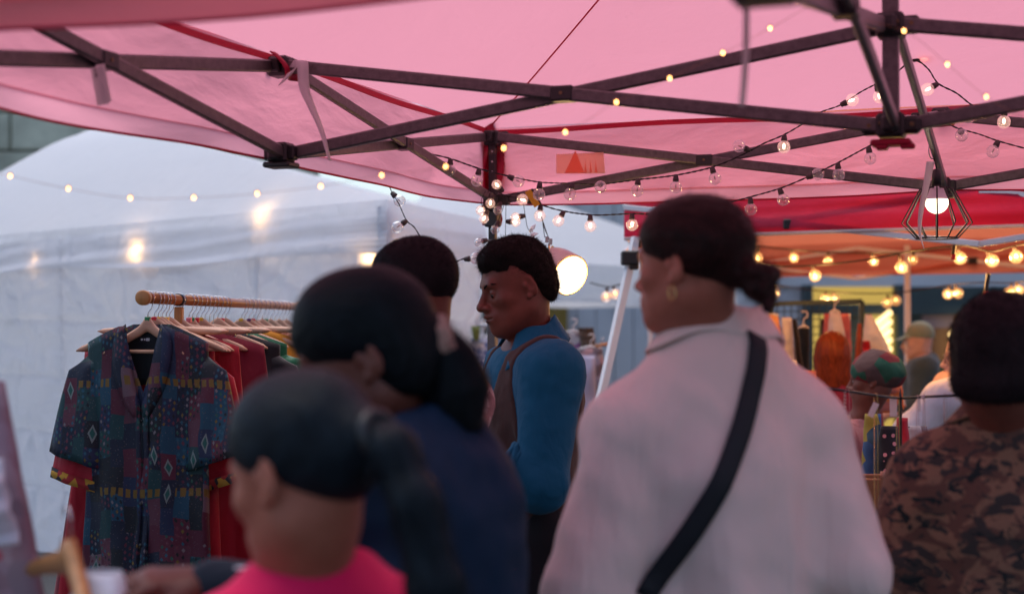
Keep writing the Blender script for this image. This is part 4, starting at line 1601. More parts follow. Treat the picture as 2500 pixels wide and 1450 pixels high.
# low bun: three coiled lobes
s.cap((0, -.09, -.02), (0, -.115, -.035), .032, .028, .02)
V, F = s.mesh(1)
s = SDF((-.09, -.27, -.12), (.09, -.08, .10), .004)
s.ell((0, -.128, -.048), (.034, .030, .034), .01)
s.cap((-.022, -.133, -.026), (.020, -.142, -.030), .019, .017, .008); s.cap((-.022, -.137, -.060), (.020, -.132, -.074), .017, .019, .008)
s.cap((.006, -.145, -.068), (-.016, -.150, -.096), .013, .008, .008)
s.wob(.003, 24, 2, 3)
V2, F2 = s.mesh(1)
tv, t4, t3 = tufts(V, F, 5000, .012, .0003, 6, curl=.9, spread=.15, lift=.25, flow=lambda p: np.stack([p[:, 0] * 0, -np.ones(len(p)) * .9, -.3 + p[:, 2] * 0], 1))
tv2, u4, u3 = tufts(V2, F2, 900, .016, .0003, 8, curl=1.0, spread=.6)
o = mixmesh('hair', [(V, [F]), (V2, [F2]), (tv, [t4, t3]), (tv2, [u4, u3])], M_DBROWN, root); o.matrix_basis = HM
mb = MB()
pe = Vector((-.083, -.006, -.043))
mb.tube([pe + Vector((0, .007 * math.sin(a_), -.012 + .012 * math.cos(a_))) for a_ in np.linspace(0, 2 * math.pi, 20, endpoint=False)], .0011, 6, closed=True)
o = mb.build('earring', M_GOLD, root, True); o.matrix_basis = HM

def cream_pre(s):
    # fullness under the arms and back yoke
    s.ell((0, -.015, 1.14), (.150, .130, .24), .05)
    s.ell((-.02, .0, .93), (.165, .135, .2), .06)
def cream_post(s):
    pass
def crease(v, x, y, z):
    a_ = np.abs(np.sin(x * 24 + 2.4 * np.sin(z * 6.5 + x * 5) + z * 9 * np.sign(x) + .6)); b_ = np.abs(np.sin(z * 21 + x * 16 * np.sign(x) + v * 2.0))
    return (1 - np.minimum(a_ * 2.6, 1)) * np.clip((1.40 - z) * 3, 0, 1) + .7 * (1 - np.minimum(b_ * 3, 1)) * np.clip((np.abs(x) - .13) * 9, 0, 1)
def vfold(v, x, y, z):
    return v * .4 + .6 * np.sin(x * 46 + 2.2 * np.sin(z * 5 + x * 4) + 1.0) * np.clip((1.36 - z) * 2.6, 0, 1) * (y < .05)
gs, V, F = garment(root, J, M_CREAM, 'blouse', g=.028, arm_g=.031, arm_to=.92, hem=.80, k=.035, ak=.012, res=.0085, wob=(.0068, 2.6, 7, (1.3, 1.3, .5)), neck_r=.060, pre=cream_pre,
                   post=lambda s: s.wob(.012, 2.2, 17, 2, (1, 1, .4), fn=vfold).wob(-.009, 2.0, 19, 2, (1, 1, 1), fn=crease), hemdrop=-.12, neck_cut=.040)
collar(root, J, M_CREAM, r0=.058, h=.046, spread=.026, point=.012, open_=.5, zoff=-.010)
# strap: over the right shoulder, across the back to the left hip
A_ = to_local(la, ha, sA, P(1850, 850, 2.45)); Z_ = to_local(la, ha, sA, P(1590, 1450, 2.38))
pts = []
for i in range(-2, 26):
    t = i / 25
    if t < 0:
        pts.append((A_.x + .004, A_.z - .012 + .016 * -i, -1)); continue
    x = A_.x + (Z_.x - A_.x) * (max(t, 0) ** 1.12) * 1.0 + .012 * math.sin(t * 3); z = A_.z - .012 + (Z_.z - A_.z) * t
    pts.append((x, z, -1))
fr = [(A_.x + .004 - .008 * i, A_.z + .010 - .05 * i, 1) for i in range(10)][::-1]
strap_on(root, gs, fr + pts, .034, M_BLACKSTRAP, 'shoulder_strap', .006)
mb = MB(); b0 = Vector((Z_.x - .10, -.02, Z_.z - .16))
mb.box(b0, (.05, .20, .17), rotm(0, 0, R(20)), bev=.02); mb.build('hip_bag', M_BLACKSTRAP, root)

# ---------------------------------------------------------------- girl in pink
M_HOT = cloth_mat('hot_pink_cotton', (.86, .008, .095), var=.12, fold=.3, sheen=.1)
M_BLACKH = hair_mat('straight_black_hair', (.003, .005, .008), (.009, .015, .022), rough=.5, scale=(90, 7, 7), spec=.12, strength=.8)
S_TAN = skin_mat('warm_tan_skin', (.30, .085, .05), (.38, .12, .075))
dG = 1.84
lg = (P(776, 0, dG).x, dG, 0); hg = R(28); sG = .85
hcw = P(745, 1150, 1.80)
J = joints(lean=R(4), sw=.142, female=True, sh_z=1.35, L=((-.24, .02, 1.13), (-.16, .22, 1.10)), Rr=((.24, .02, 1.13), (.16, .22, 1.10)))
root, HM = make_person('girl in a hot pink top with straight black ponytail, nearest the camera', lg, hg, sG, J, (R(24), R(-17), 0), S_TAN,
                       head_kw=dict(neck_r=.037, jaw=.84), head_res=.004, hc=to_local(lg, hg, sG, hcw), hscale=1.12, trousers=M_JEANS, shoe=M_SHOE, hands=())
eyes(root, HM)
s = SDF((-.13, -.24, -.14), (.13, .17, .17), .0045)
s.ell((0, -.017, .034), (.080, .101, .092), .02)
s.ell((0, .018, .050), (.074, .074, .076), .03)
s.cap((0, -.07, .0), (0, -.115, .012), .05, .034, .03)
s.wob(.0012, 10, 6, 3, (1, .35, 1.6))
s.ell((0, .150, -.045), (.11, .080, .105), .01, sub=True)
for sx in (-1, 1):
    s.ell((sx * .093, .045, -.065), (.05, .060, .074), .008, sub=True)
    s.ell((sx * .097, -.004, -.026), (.040, .022, .038), .008, sub=True)
s.cut((0, -.085, -.080), (0, .75, -1), .015)
V, F = s.mesh(1)
s = SDF((-.12, -.36, -.62), (.12, -.03, .09), .0055)
pp = [(0, -.125, .012, .024), (0, -.155, -.01, .026), (0.0, -.172, -.08, .029), (.004, -.170, -.18, .031), (.01, -.155, -.30, .029), (.014, -.14, -.42, .024), (.018, -.13, -.54, .012)]
for a_, b_ in zip(pp[:-1], pp[1:]):
    s.cap(a_[:3], b_[:3], a_[3], b_[3], .02)
s.wob(.0022, 9, 12, 3, (2.2, 2.2, .12))
V2, F2 = s.mesh(1)
tv, t4, t3 = tufts(V2, F2, 2500, .05, .0004, 9, curl=.25, spread=.12, lift=.1, flow=lambda p: np.stack([p[:, 0] * 0, p[:, 0] * 0, -np.ones(len(p))], 1))
o = mixmesh('hair', [(V, [F]), (V2, [F2]), (tv, [t4, t3])], M_BLACKH, root); o.matrix_basis = HM
mb = MB(); mb.tube([Vector((.028 * math.cos(a_), -.137, .012 + .028 * math.sin(a_))) for a_ in np.linspace(0, 2 * math.pi, 18, endpoint=False)], .007, 8, closed=True)
o = mb.build('hair_tie', M_BLACKP, root, True); o.matrix_basis = HM
garment(root, J, M_HOT, 'pink_top', g=.020, arm_g=.022, arm_to=.1, hem=.84, wob=(.004, 3, 21, (1, 1, .5)), neck_r=.060, neck_cut=.045)

# ---------------------------------------------------------------- woman in navy jacket
M_NAVY = cloth_mat('navy_padded_jacket', (.003, .018, .048), var=.3, fold=.5, scale=6, sheen=0, rough=.8)
M_NAVYK = cloth_mat('dark_navy_knit', (.006, .012, .024), var=.2, fold=.4)
M_SCR = cloth_mat('tan_scrunchie_cloth', (.42, .22, .17), fold=.8, scale=30)
dC = 2.16
lc = (P(1140, 0, dC).x, dC, 0); hcd = R(78); sC = .945
hcw = P(893, 868, 2.12)
def wl(px, py, d): return to_local(lc, hcd, sC, P(px, py, d))
J = joints(lean=R(17), sw=.175, female=True, sh_z=1.385, L=(wl(900, 1470, 1.97), wl(500, 1425, 2.03)), Rr=((.22, .12, 1.16), (.12, .34, 1.18)))
root, HM = make_person('woman in a navy jacket with low dark ponytail and tan scrunchie, reaching left', lc, hcd, sC, J, (R(12), R(-20), 0), S_BROWN,
                       head_kw=dict(neck_r=.050), head_res=.004, hc=to_local(lc, hcd, sC, hcw), trousers=M_JEANS, shoe=M_SHOE, hands=('L',),
                       hand_dir={'L': ((wl(330, 1415, 2.0) - wl(500, 1425, 2.03)), (.2, .2, -1))}, hand_curl={'L': (.85, .75, .8, .85)})
eyes(root, HM)
s = SDF((-.14, -.27, -.20), (.14, .17, .19), .0045)
s.ell((0, -.018, .036), (.084, .104, .096), .02)
s.ell((0, .020, .052), (.078, .076, .078), .03)
s.ell((0, -.045, -.030), (.074, .062, .075), .03)
s.cap((0, -.08, -.02), (0, -.108, -.018), .05, .030, .03)
s.wob(.002, 10, 16, 3, (1, .35, 1.6))
s.ell((0, .160, -.055), (.11, .095, .095), .01, sub=True)
for sx in (-1, 1):
    s.ell((sx * .10, .072, -.055), (.055, .062, .075), .008, sub=True)
    s.ell((sx * .102, .000, -.045), (.036, .018, .034), .008, sub=True)
s.cut((0, -.085, -.10), (0, .5, -1), .015)
V, F = s.mesh(1)
s = SDF((-.13, -.36, -.34), (.13, -.05, .09), .0055)
def bk(b, u, r):
    a_ = R(20); return (0, -b * math.cos(a_) - u * math.sin(a_), -b * math.sin(a_) + u * math.cos(a_), r)
pp = [bk(.112, .022, .026), bk(.128, -.012, .036), bk(.138, -.050, .042), bk(.132, -.090, .040), bk(.112, -.125, .026)]
for a_, b_ in zip(pp[:-1], pp[1:]):
    s.cap(a_[:3], b_[:3], a_[3], b_[3], .02)
s.wob(.005, 9, 12, 3, (2.0, 2.0, .5))
V2, F2 = s.mesh(1)
tv, t4, t3 = tufts(V2, F2, 3000, .014, .0003, 9, curl=.7, spread=.3, lift=.4)
M_BLK2 = hair_mat('wavy_black_hair', (.002, .003, .004), (.006, .008, .011), rough=.5, scale=(90, 8, 8), spec=.1, strength=.7)
o = mixmesh('hair', [(V, [F]), (V2, [F2]), (tv, [t4, t3])], M_BLK2, root); o.matrix_basis = HM
mb = MB(); mb.tube([Vector((.026 * math.cos(a_), -.118 + .006 * math.sin(a_ * 6) , -.018 + .026 * math.sin(a_))) for a_ in np.linspace(0, 2 * math.pi, 36, endpoint=False)], .014, 8, closed=True)
o = mb.build('scrunchie', M_SCR, root, True); o.matrix_basis = HM

def nav_pre(s):
    nb = J['nb']
    s.cap(nb + Vector((-.09, -.03, -.01)), nb + Vector((.09, -.03, -.01)), .05, .05, .03)   # hood lying on the back
    s.cap(nb + Vector((-.07, -.085, -.05)), nb + Vector((.07, -.085, -.05)), .045, .045, .04)
gs, V, F = garment(root, J, M_NAVY, 'jacket', g=.056, arm_g=.052, arm_to=.30, hem=.78, wob=(.010, 2.8, 31, (1, 1, .8)), neck_r=.070, pre=nav_pre, neck_cut=.035)
s = SDF((-.5, -.1, .9), (.3, .75, 1.5), .009)
for n in 'L':
    a, b = J['el' + n], J['wr' + n]
    s.cap(a, a.lerp(b, .96), .052, .036, .02)
s.wob(.004, 5, 3, 3)
V, F = s.mesh(1); npmesh('sweater_sleeve', [(V, F)], M_NAVYK, root)

# ---------------------------------------------------------------- man with short crop and pale shirt
def shirt_patch_mat():
    t = NT('pink_white_patterned_cotton')
    oc = t.coord('Object')
    vo = t.n('ShaderNodeTexVoronoi', {'Vector': oc, 'Scale': 14.0}, distance='CHEBYCHEV')
    cc = t.ramp(t.n('ShaderNodeSeparateColor', {0: vo.outputs[1]}).outputs[0], [(0, (.50, .34, .34)), (.45, (.60, .44, .42)), (.62, (.32, .16, .17)), (.75, (.42, .13, .15)), (.86, (.6, .5, .48))], True)
    return t.finish(t.n('ShaderNodeBsdfPrincipled', {'Base Color': cc, 'Roughness': .85}))
M_PATCH = shirt_patch_mat()
dE = 3.42
le = (P(1050, 0, dE).x, dE, 0); he = R(62); sE = .985
hcw = P(1012, 722, 3.38)
J = joints(lean=R(5), sw=.165, sh_z=1.39, L=((-.20, .10, 1.14), (-.14, .32, 1.12)), Rr=((.20, .10, 1.14), (.14, .32, 1.12)))
root, HM = make_person('man with cropped black hair in a pale patterned shirt, behind the ponytailed woman', le, he, sE, J, (R(-10), R(-10), 0), S_BROWN, head_res=.004,
                       hc=to_local(le, he, sE, hcw), trousers=M_JEANS, shoe=M_SHOE, hands=())
eyes(root, HM)
s = SDF((-.13, -.16, -.10), (.13, .16, .18), .004)
s.ell((0, -.018, .042), (.082, .102, .092), .02)
s.ell((0, .022, .068), (.072, .070, .058), .03)
s.wob(.0012, 30, 16, 3)
s.ell((0, .150, -.020), (.11, .080, .085), .008, sub=True)
for sx in (-1, 1):
    s.ell((sx * .10, .050, -.045), (.06, .075, .072), .008, sub=True)
    s.ell((sx * .108, -.030, -.050), (.060, .06, .06), .02, sub=True)
s.cut((0, -.09, -.040), (0, .4, -1), .02)
V, F = s.mesh(1)
tv, t4, t3 = tufts(V, F, 26000, .0032, .00035, 5, curl=.5, spread=.35)
M_CROP = hair_mat('cropped_black_hair', (.005, .004, .006), (.016, .010, .013), rough=.6, scale=(1, 1, 1), strength=.6)
o = mixmesh('hair', [(V, [F]), (tv, [t4, t3])], M_CROP, root); o.matrix_basis = HM
garment(root, J, M_PATCH, 'shirt', g=.018, arm_g=.024, arm_to=.1, hem=.86, wob=(.005, 3, 41, (1, 1, .5)), neck_r=.060)
collar(root, J, M_PATCH, r0=.060, h=.045, spread=.028, point=.03, open_=.7, zoff=-.004)

# ---------------------------------------------------------------- man in camouflage shirt
def camo():
    t = NT('brown_camouflage_cotton')
    oc = t.coord('Object', (1, 1, 1.7))
    n1 = t.noise(oc, 13, 3, .5, 1.3)
    n2 = t.noise(t.n('ShaderNodeMapping', {'Vector': oc, 'Location': (3, 5, 1)}).outputs[0], 17, 3, .5, 1.5)
    n3 = t.noise(t.n('ShaderNodeMapping', {'Vector': oc, 'Location': (9, 2, 7)}).outputs[0], 22, 3, .5, 1.5)
    c = t.mix(t.ramp(n1, [(0, 0.0), (.50, 1.0)], True), (.20, .115, .075, 1), (.105, .055, .042, 1))
    c = t.mix(t.ramp(n2, [(0, 0.0), (.56, 1.0)], True), c, (.040, .036, .034, 1))
    c = t.mix(t.ramp(n3, [(0, 0.0), (.62, 1.0)], True), c, (.014, .020, .022, 1))
    fo = t.noise(t.coord('Object', (1, 1, .5)), 8, 3, .5, 1.0)
    bp = t.n('ShaderNodeBump', {'Strength': .5, 'Distance': .03, 'Height': fo})
    return t.finish(t.n('ShaderNodeBsdfPrincipled', {'Base Color': c, 'Roughness': .85, 'Specular IOR Level': .2, 'Normal': bp}))
M_CAMO = camo()
dF = 2.85
lf = (P(2470, 0, dF).x, dF, 0); hf = R(-12); sF = .925
hcw = P(2443, 888, 2.80)
J = joints(lean=R(4), sw=.155, sh_z=1.335, L=((-.275, .0, 1.08), (-.25, .20, .98)), Rr=((.275, .0, 1.08), (.22, .2, .98)))
root, HM = make_person('man in a brown camouflage shirt seen from behind at the right edge', lf, hf, sF, J, (R(-14), R(-8), 0), S_BROWN, head_res=.004,
                       hc=to_local(lf, hf, sF, hcw), hscale=1.08, trousers=M_JEANS, shoe=M_SHOE, hands=())
eyes(root, HM)
s = SDF((-.14, -.17, -.14), (.14, .16, .18), .004)
s.ell((0, -.020, .034), (.089, .108, .100), .02)
s.ell((0, -.045, -.040), (.082, .072, .070), .03)
s.wob(.003, 18, 16, 3)
s.ell((0, .150, -.020), (.12, .085, .095), .008, sub=True)
for sx in (-1, 1):
    s.ell((sx * .11, .060, -.045), (.06, .055, .072), .008, sub=True)
s.cut((0, -.09, -.085), (0, .3, -1), .02)
V, F = s.mesh(1)
tv, t4, t3 = tufts(V, F, 20000, .0042, .0004, 5, curl=1.0, spread=.6)
o = mixmesh('hair', [(V, [F]), (tv, [t4, t3])], M_CROP, root); o.matrix_basis = HM
def cam_pre(s):
    s.ell((0, -.02, 1.10), (.19, .14, .26), .06)
garment(root, J, M_CAMO, 'camouflage_shirt', g=.040, arm_g=.046, arm_to=.1, hem=.82, wob=(.008, 2.8, 51, (1, 1, .7)), neck_r=.066, pre=cam_pre)
collar(root, J, M_CAMO, r0=.070, h=.045, spread=.035, point=.02, open_=.6)
mb = MB(); mb.ball((.080, -.004, -.052), .006, 10, 8); o = mb.build('earring', M_GOLD, root, True); o.matrix_basis = HM

# ---------------------------------------------------------------- people in the background
def back_person(label, px, d, head_px, heading, head_yaw, scale, skin, top_m, hair_m, style, sleeves=.1, Lp=None, Rp=None, lean=4, low=True, hsc=1.0):
    loc = (P(px, 0, d).x, d, 0)
    hcw_ = P(head_px[0], head_px[1], d)
    Jb = joints(lean=R(lean), sw=.165, sh_z=1.40, L=Lp, Rr=Rp)
    rt, H = make_person(label, loc, heading, scale, Jb, (head_yaw, R(-8), 0), skin, head_res=.0055, hc=to_local(loc, heading, scale, hcw_), hscale=hsc, trousers=M_JEANS, shoe=M_SHOE, hands=())
    eyes(rt, H)
    s = SDF((-.16, -.20, -.26), (.16, .22, .20), .006)
    if style == 'bob':
        s.ell((0, -.018, .040), (.092, .106, .100), .02)
        s.cap((-.045, -.03, -.02), (-.060, -.03, -.150), .055, .038, .03); s.cap((.045, -.03, -.02), (.060, -.03, -.150), .055, .038, .03)
        s.cap((0, -.06, 0), (0, -.055, -.155), .065, .040, .03)
        s.wob(.004, 10, 3, 3, (2.5, 2.5, .2))
        s.ell((0, .14, -.04), (.07, .09, .14), .01, sub=True)
    elif style == 'short':
        s.ell((0, -.020, .038), (.083, .104, .096), .02)
        s.wob(.002, 20, 3, 3)
        s.ell((0, .15, -.02), (.12, .09, .09), .01, sub=True)
        for sx in (-1, 1): s.ell((sx * .10, .04, -.05), (.06, .06, .07), .008, sub=True)
        s.cut((0, -.09, -.06), (0, .4, -1), .02)
    elif style == 'cap':
        s.ell((0, -.014, .045), (.086, .106, .092), .02)
        s.cut((0, 0, .022), (0, .18, -1), .006)
        s.cap((-.045, .085, .036), (.045, .085, .036), .030, .030, .01, flat=(0, 0, 1, .2)); s.cap((-.03, .13, .026), (.03, .13, .026), .035, .035, .02, flat=(0, 0, 1, .16))
    elif style == 'scarf':
        s.ell((0, -.022, .036), (.100, .120, .100), .02)
        s.ell((0, -.10, .01), (.07, .06, .06), .03)
        s.wob(.006, 8, 3, 3)
        s.ell((0, .15, -.04), (.10, .09, .10), .01, sub=True)
        s.cut((0, -.09, -.065), (0, .4, -1), .02)
    V, F = s.mesh(1)
    o = npmesh({'cap': 'baseball_cap', 'scarf': 'headscarf'}.get(style, 'hair'), [(V, F)], hair_m, rt); o.matrix_basis = H
    garment(rt, Jb, top_m, 'shirt', g=.028, arm_g=.034, arm_to=sleeves, hem=.86, res=.013, wob=(.007, 3, int(px), (1, 1, .6)), neck_r=.062)
    return rt, H

M_REDH = hair_mat('copper_red_hair', (.07, .012, .005), (.20, .038, .014), rough=.45, scale=(45, 45, 3))
M_SAGE = cloth_mat('sage_green_cap_cloth', (.22, .27, .20))
M_SLATE = cloth_mat('slate_blue_tee', (.045, .075, .095))
M_WHITE = cloth_mat('white_cotton_tee', (.72, .70, .76), fold=.8)
M_SCF = None
def patch_mat(name, cols, scale=9.0, dist='EUCLIDEAN', fold=.4):
    t = NT(name)
    oc = t.coord('Object')
    vo = t.n('ShaderNodeTexVoronoi', {'Vector': t.n('ShaderNodeMapping', {'Vector': oc, 'Rotation': (.5, .4, .3)}).outputs[0], 'Scale': scale}, distance=dist)
    n = len(cols)
    cc = t.ramp(t.n('ShaderNodeSeparateColor', {0: vo.outputs[1]}).outputs[0], [(i / n, c) for i, c in enumerate(cols)], True)
    fo = t.noise(t.coord('Object', (1, 1, .4)), 8, 3)
    bp = t.n('ShaderNodeBump', {'Strength': fold, 'Distance': .03, 'Height': fo})
    return t.finish(t.n('ShaderNodeBsdfPrincipled', {'Base Color': cc, 'Roughness': .85, 'Normal': bp}))
M_SCF = patch_mat('red_green_scarf_print', [(.07, .035, .035), (.16, .008, .014), (.012, .07, .04), (.10, .045, .04), (.18, .014, .02)], 13)
M_ROSE = cloth_mat('dusty_rose_cotton', (.35, .10, .10), fold=1.0)
M_PINKDK = cloth_mat('dark_magenta_dress', (.16, .01, .05))
back_person('person with straight copper red bob seen from behind under the red tent', 2032, 7.0, (2032, 872), R(5), R(-12), .87, S_PALE, M_PINKDK, M_REDH, 'bob', .0)
back_person('man in a sage green cap and slate blue tee facing left', 2252, 9.6, (2242, 832), R(78), R(6), .915, S_PALE, M_SLATE, M_SAGE, 'cap', .1,
            Lp=((-.22, .08, 1.14), (-.12, .28, 1.06)))
rt, H = back_person('person in a white tee and glasses, half hidden behind the camouflage shirt', 2352, 6.2, (2366, 868), R(72), R(0), .90, S_PALE, M_WHITE, M_DBROWN, 'short', .05,
            Lp=((-.19, .24, 1.24), (-.10, .42, 1.08)), lean=12, hsc=1.05)
mb = MB()
for sx in (-1, 1):
    mb.tube([Vector((sx * .034 + .021 * math.cos(a_), .106 - .1 * abs(sx * .034 + .021 * math.cos(a_)) * .3, .000 + .018 * math.sin(a_))) for a_ in np.linspace(0, 2 * math.pi, 16, endpoint=False)], .0018, 6, closed=True)
    mb.tube([Vector((sx * .056, .10, .004)), Vector((sx * .078, .0, .004))], .0016, 6)
mb.tube([Vector((-.013, .105, .004)), Vector((.013, .105, .004))], .0016, 6)
o = mb.build('glasses', M_STEEL, rt, True); o.matrix_basis = H
back_person('person in a red and green patterned headscarf bending by the necklaces', 2118, 5.6, (2130, 925), R(60), R(10), .80, S_BROWN, M_ROSE, M_SCF, 'scarf', .0,
            Lp=((-.17, .14, 1.12), (-.12, .30, .98)), lean=14)
# ================================================================ CLOTHES RAIL
M_WOOD = mat('varnished_beech', (.42, .17, .045), rough=.35, var=.22, vs=4, stretch=(18, 18, 1.5), bump=.1, bs=60, spec=.5)
M_WOODR = mat('varnished_rail_wood', (.36, .12, .030), rough=.3, var=.2, vs=5, stretch=(12, 1.2, 12), spec=.6)
M_HWOOD = mat('pale_hanger_wood', (.52, .27, .17), rough=.45, var=.12, vs=5, stretch=(3, 14, 14), bump=.08, bs=60)
M_CHROME = mat('chromed_wire', (.62, .60, .62), rough=.16, metal=1.0, var=.02)
M_CWHITE = mat('white_painted_hanger', (.75, .72, .74), rough=.4)
MK = {k: mat(k + '_size_marker_plastic', v, rough=.35, var=.05) for k, v in
      dict(yellow=(.75, .42, .02), red=(.60, .01, .03), green=(.01, .20, .07), pink=(.75, .16, .20), purple=(.10, .02, .12), clear=(.6, .55, .55)).items()}
RA = P(352, 727, 4.0); RB = P(705, 749, 5.8)
rdir = (RB - RA); rdir = rdir / rdir.y
RZ = RA.z
rn = Vector((rdir.y, -rdir.x, 0)).normalized()
rrot = math.atan2(rn.y, rn.x)


def rail_at(px):
    k = (px - 1250) / FPX
    # X = RA.x + rdir.x * t ; Y = RA.y + t ; X / Y = k   (small pitch ignored)
    t = (k * RA.y - RA.x) / (rdir.x - k)
    return Vector((RA.x + rdir.x * t, RA.y + t, RZ))

rail = thing('clothes_rail', 'round wooden clothes rail on wooden posts at the left', 'clothes rail', (rail_at(437).x, rail_at(437).y, 0))
def rb_(mb, name, m, smooth=False, lab=None, par=None):
    o = mb.build(name, m, rail, smooth); o.location = -Vector(rail.location)
    if lab: o['label'] = lab
    return o
e2 = RA + rdir * 2.25
mb = MB(); mb.tube([Vector((RA.x, RA.y, RZ)), Vector((e2.x, e2.y, RZ))], .0150, 20); rb_(mb, 'rail', M_WOODR, True)
du = rdir.normalized()
mb = MB(); q = Vector((RA.x, RA.y, RZ)); mb.tube([q - du * .016, q - du * .014, q + du * .002, q + du * .004], [.017, .0205, .0205, .017], 24); rb_(mb, 'end_knob', M_WOOD, True)
mb = MB(); mb.tube([Vector((e2.x, e2.y, RZ)), Vector((e2.x, e2.y, RZ)) + du * .02], .0205, 20); rb_(mb, 'end_knob', M_WOOD, True)
for pxx, tt in ((437, None), (0, 2.0)):
    q = rail_at(pxx) if tt is None else RA + rdir * tt
    mb = MB(); mb.box((q.x, q.y, RZ / 2 - .005), (.024, .024, RZ - .03), Matrix.Rotation(rrot, 3, 'Z'), bev=.003); rb_(mb, 'post', M_WOOD)
    mb = MB(); qq = Vector((q.x, q.y, RZ)); mb.tube([qq - du * .014, qq + du * .014], .0185, 20); rb_(mb, 'rail_collar', M_BLACKP if tt is None else M_WOOD, True)
    mb = MB(); mb.bar(Vector((q.x, q.y, .03)) - rn * .28, Vector((q.x, q.y, .03)) + rn * .28, .03, .05, bev=.004); rb_(mb, 'foot', M_WOOD)
mb = MB(); a = rail_at(437); b = RA + rdir * 2.0; mb.bar((a.x, a.y, .12), (b.x, b.y, .12), .02, .04, bev=.003); rb_(mb, 'lower_rail', M_WOOD)


def hook_pts(tip=.020, stem=.078):
    p = []
    for a in np.linspace(R(205), R(-35), 15):
        p.append(Vector((.0185 * math.cos(a), 0, .0185 * math.sin(a))))
    p += [Vector((.010, 0, -.028)), Vector((.002, 0, -.038)), Vector((0, 0, -.048)), Vector((0, 0, -stem))]
    return p


def wood_shape(half=.215, drop=.062, neck=.03, t0=.030, t1=.016, bar=True, flat=False):
    """outline of a curved hanger as polygon in x,z, peak at (0,-.068)"""
    top = []; bot = []
    n = 14
    for i in range(-n, n + 1):
        u = i / n; x = u * half
        a = abs(u)
        zc = -.082 - drop * (a ** 1.25) + (.012 * math.exp(-(a / .14) ** 2))
        if flat: zc = -.090
        th = t0 * (1 - a) + t1 * a + .012 * math.exp(-(a / .12) ** 2)
        if a > .9: th *= (1 - ((a - .9) / .1) ** 2 * .7)
        top.append((x, zc + th / 2)); bot.append((x, zc - th / 2))
    return top, bot


def make_hanger(kind='wood', marker='yellow', half=.215, droop=.062):
    root = thing('clothes_hanger', '', 'hanger')
    mb = MB(); mb.tube(catmull(hook_pts(), 2), .0014, 6); mb.build('hook', M_CHROME, root, True)
    I = Matrix.Identity(4)
    if kind in ('wood', 'flat'):
        top, bot = wood_shape(half, droop, flat=(kind == 'flat'))
        mb = MB()
        dep = .013 if kind == 'wood' else .024
        n = len(top)
        rows = []
        for i in range(n):
            x = top[i][0]; a = abs(x) / half
            bow = -.020 * a ** 2                     # arms curve forward a little
            zt, zb = top[i][1], bot[i][1]; zm = (zt + zb) / 2; d = dep * (1 + .5 * a) / 2
            ring = [Vector((x, bow - d * .6, zt)), Vector((x, bow + d * .6, zt)), Vector((x, bow + d, zm + (zt - zm) * .5)), Vector((x, bow + d, zm - (zt - zm) * .5)),
                    Vector((x, bow + d * .6, zb)), Vector((x, bow - d * .6, zb)), Vector((x, bow - d, zm - (zt - zm) * .5)), Vector((x, bow - d, zm + (zt - zm) * .5))]
            rows.append(ring)
        vs = [p for r_ in rows for p in r_]
        fs = [(i * 8 + k, i * 8 + (k + 1) % 8, (i + 1) * 8 + (k + 1) % 8, (i + 1) * 8 + k) for i in range(n - 1) for k in range(8)]
        fs += [tuple(range(8))[::-1], tuple((n - 1) * 8 + k for k in range(8))]
        mb.add(vs, fs); mb.build('shoulder_bow', M_HWOOD, root, True)
        if kind == 'wood':
            zb = -.082 - droop * .86
            mb = MB(); mb.tube([Vector((-half * .86, -.014, zb - .004)), Vector((half * .86, -.014, zb - .004))], .0052, 10); mb.build('trouser_bar', M_HWOOD, root, True)
    else:
        mb = MB(); z = -.090
        mb.tube([Vector((-.15, 0, z)), Vector((-.05, 0, z + .006)), Vector((0, 0, z + .012)), Vector((.05, 0, z + .006)), Vector((.15, 0, z))], .0028, 6); mb.build('bar', M_CHROME, root, True)
        for sx in (-1, 1):
            mb = MB(); mb.box((sx * .11, 0, z - .018), (.022, .018, .040), bev=.003)
            for q in range(4): mb.box((sx * .11, -.010, z - .004 - q * .009), (.024, .004, .0045))
            mb.build('clip', M_CHROME, root)
    if marker:
        mb = MB(); mb.box((0, 0, -.058), (.015, .013, .015), bev=.002); mb.build('size_marker', MK[marker], root)
    return root


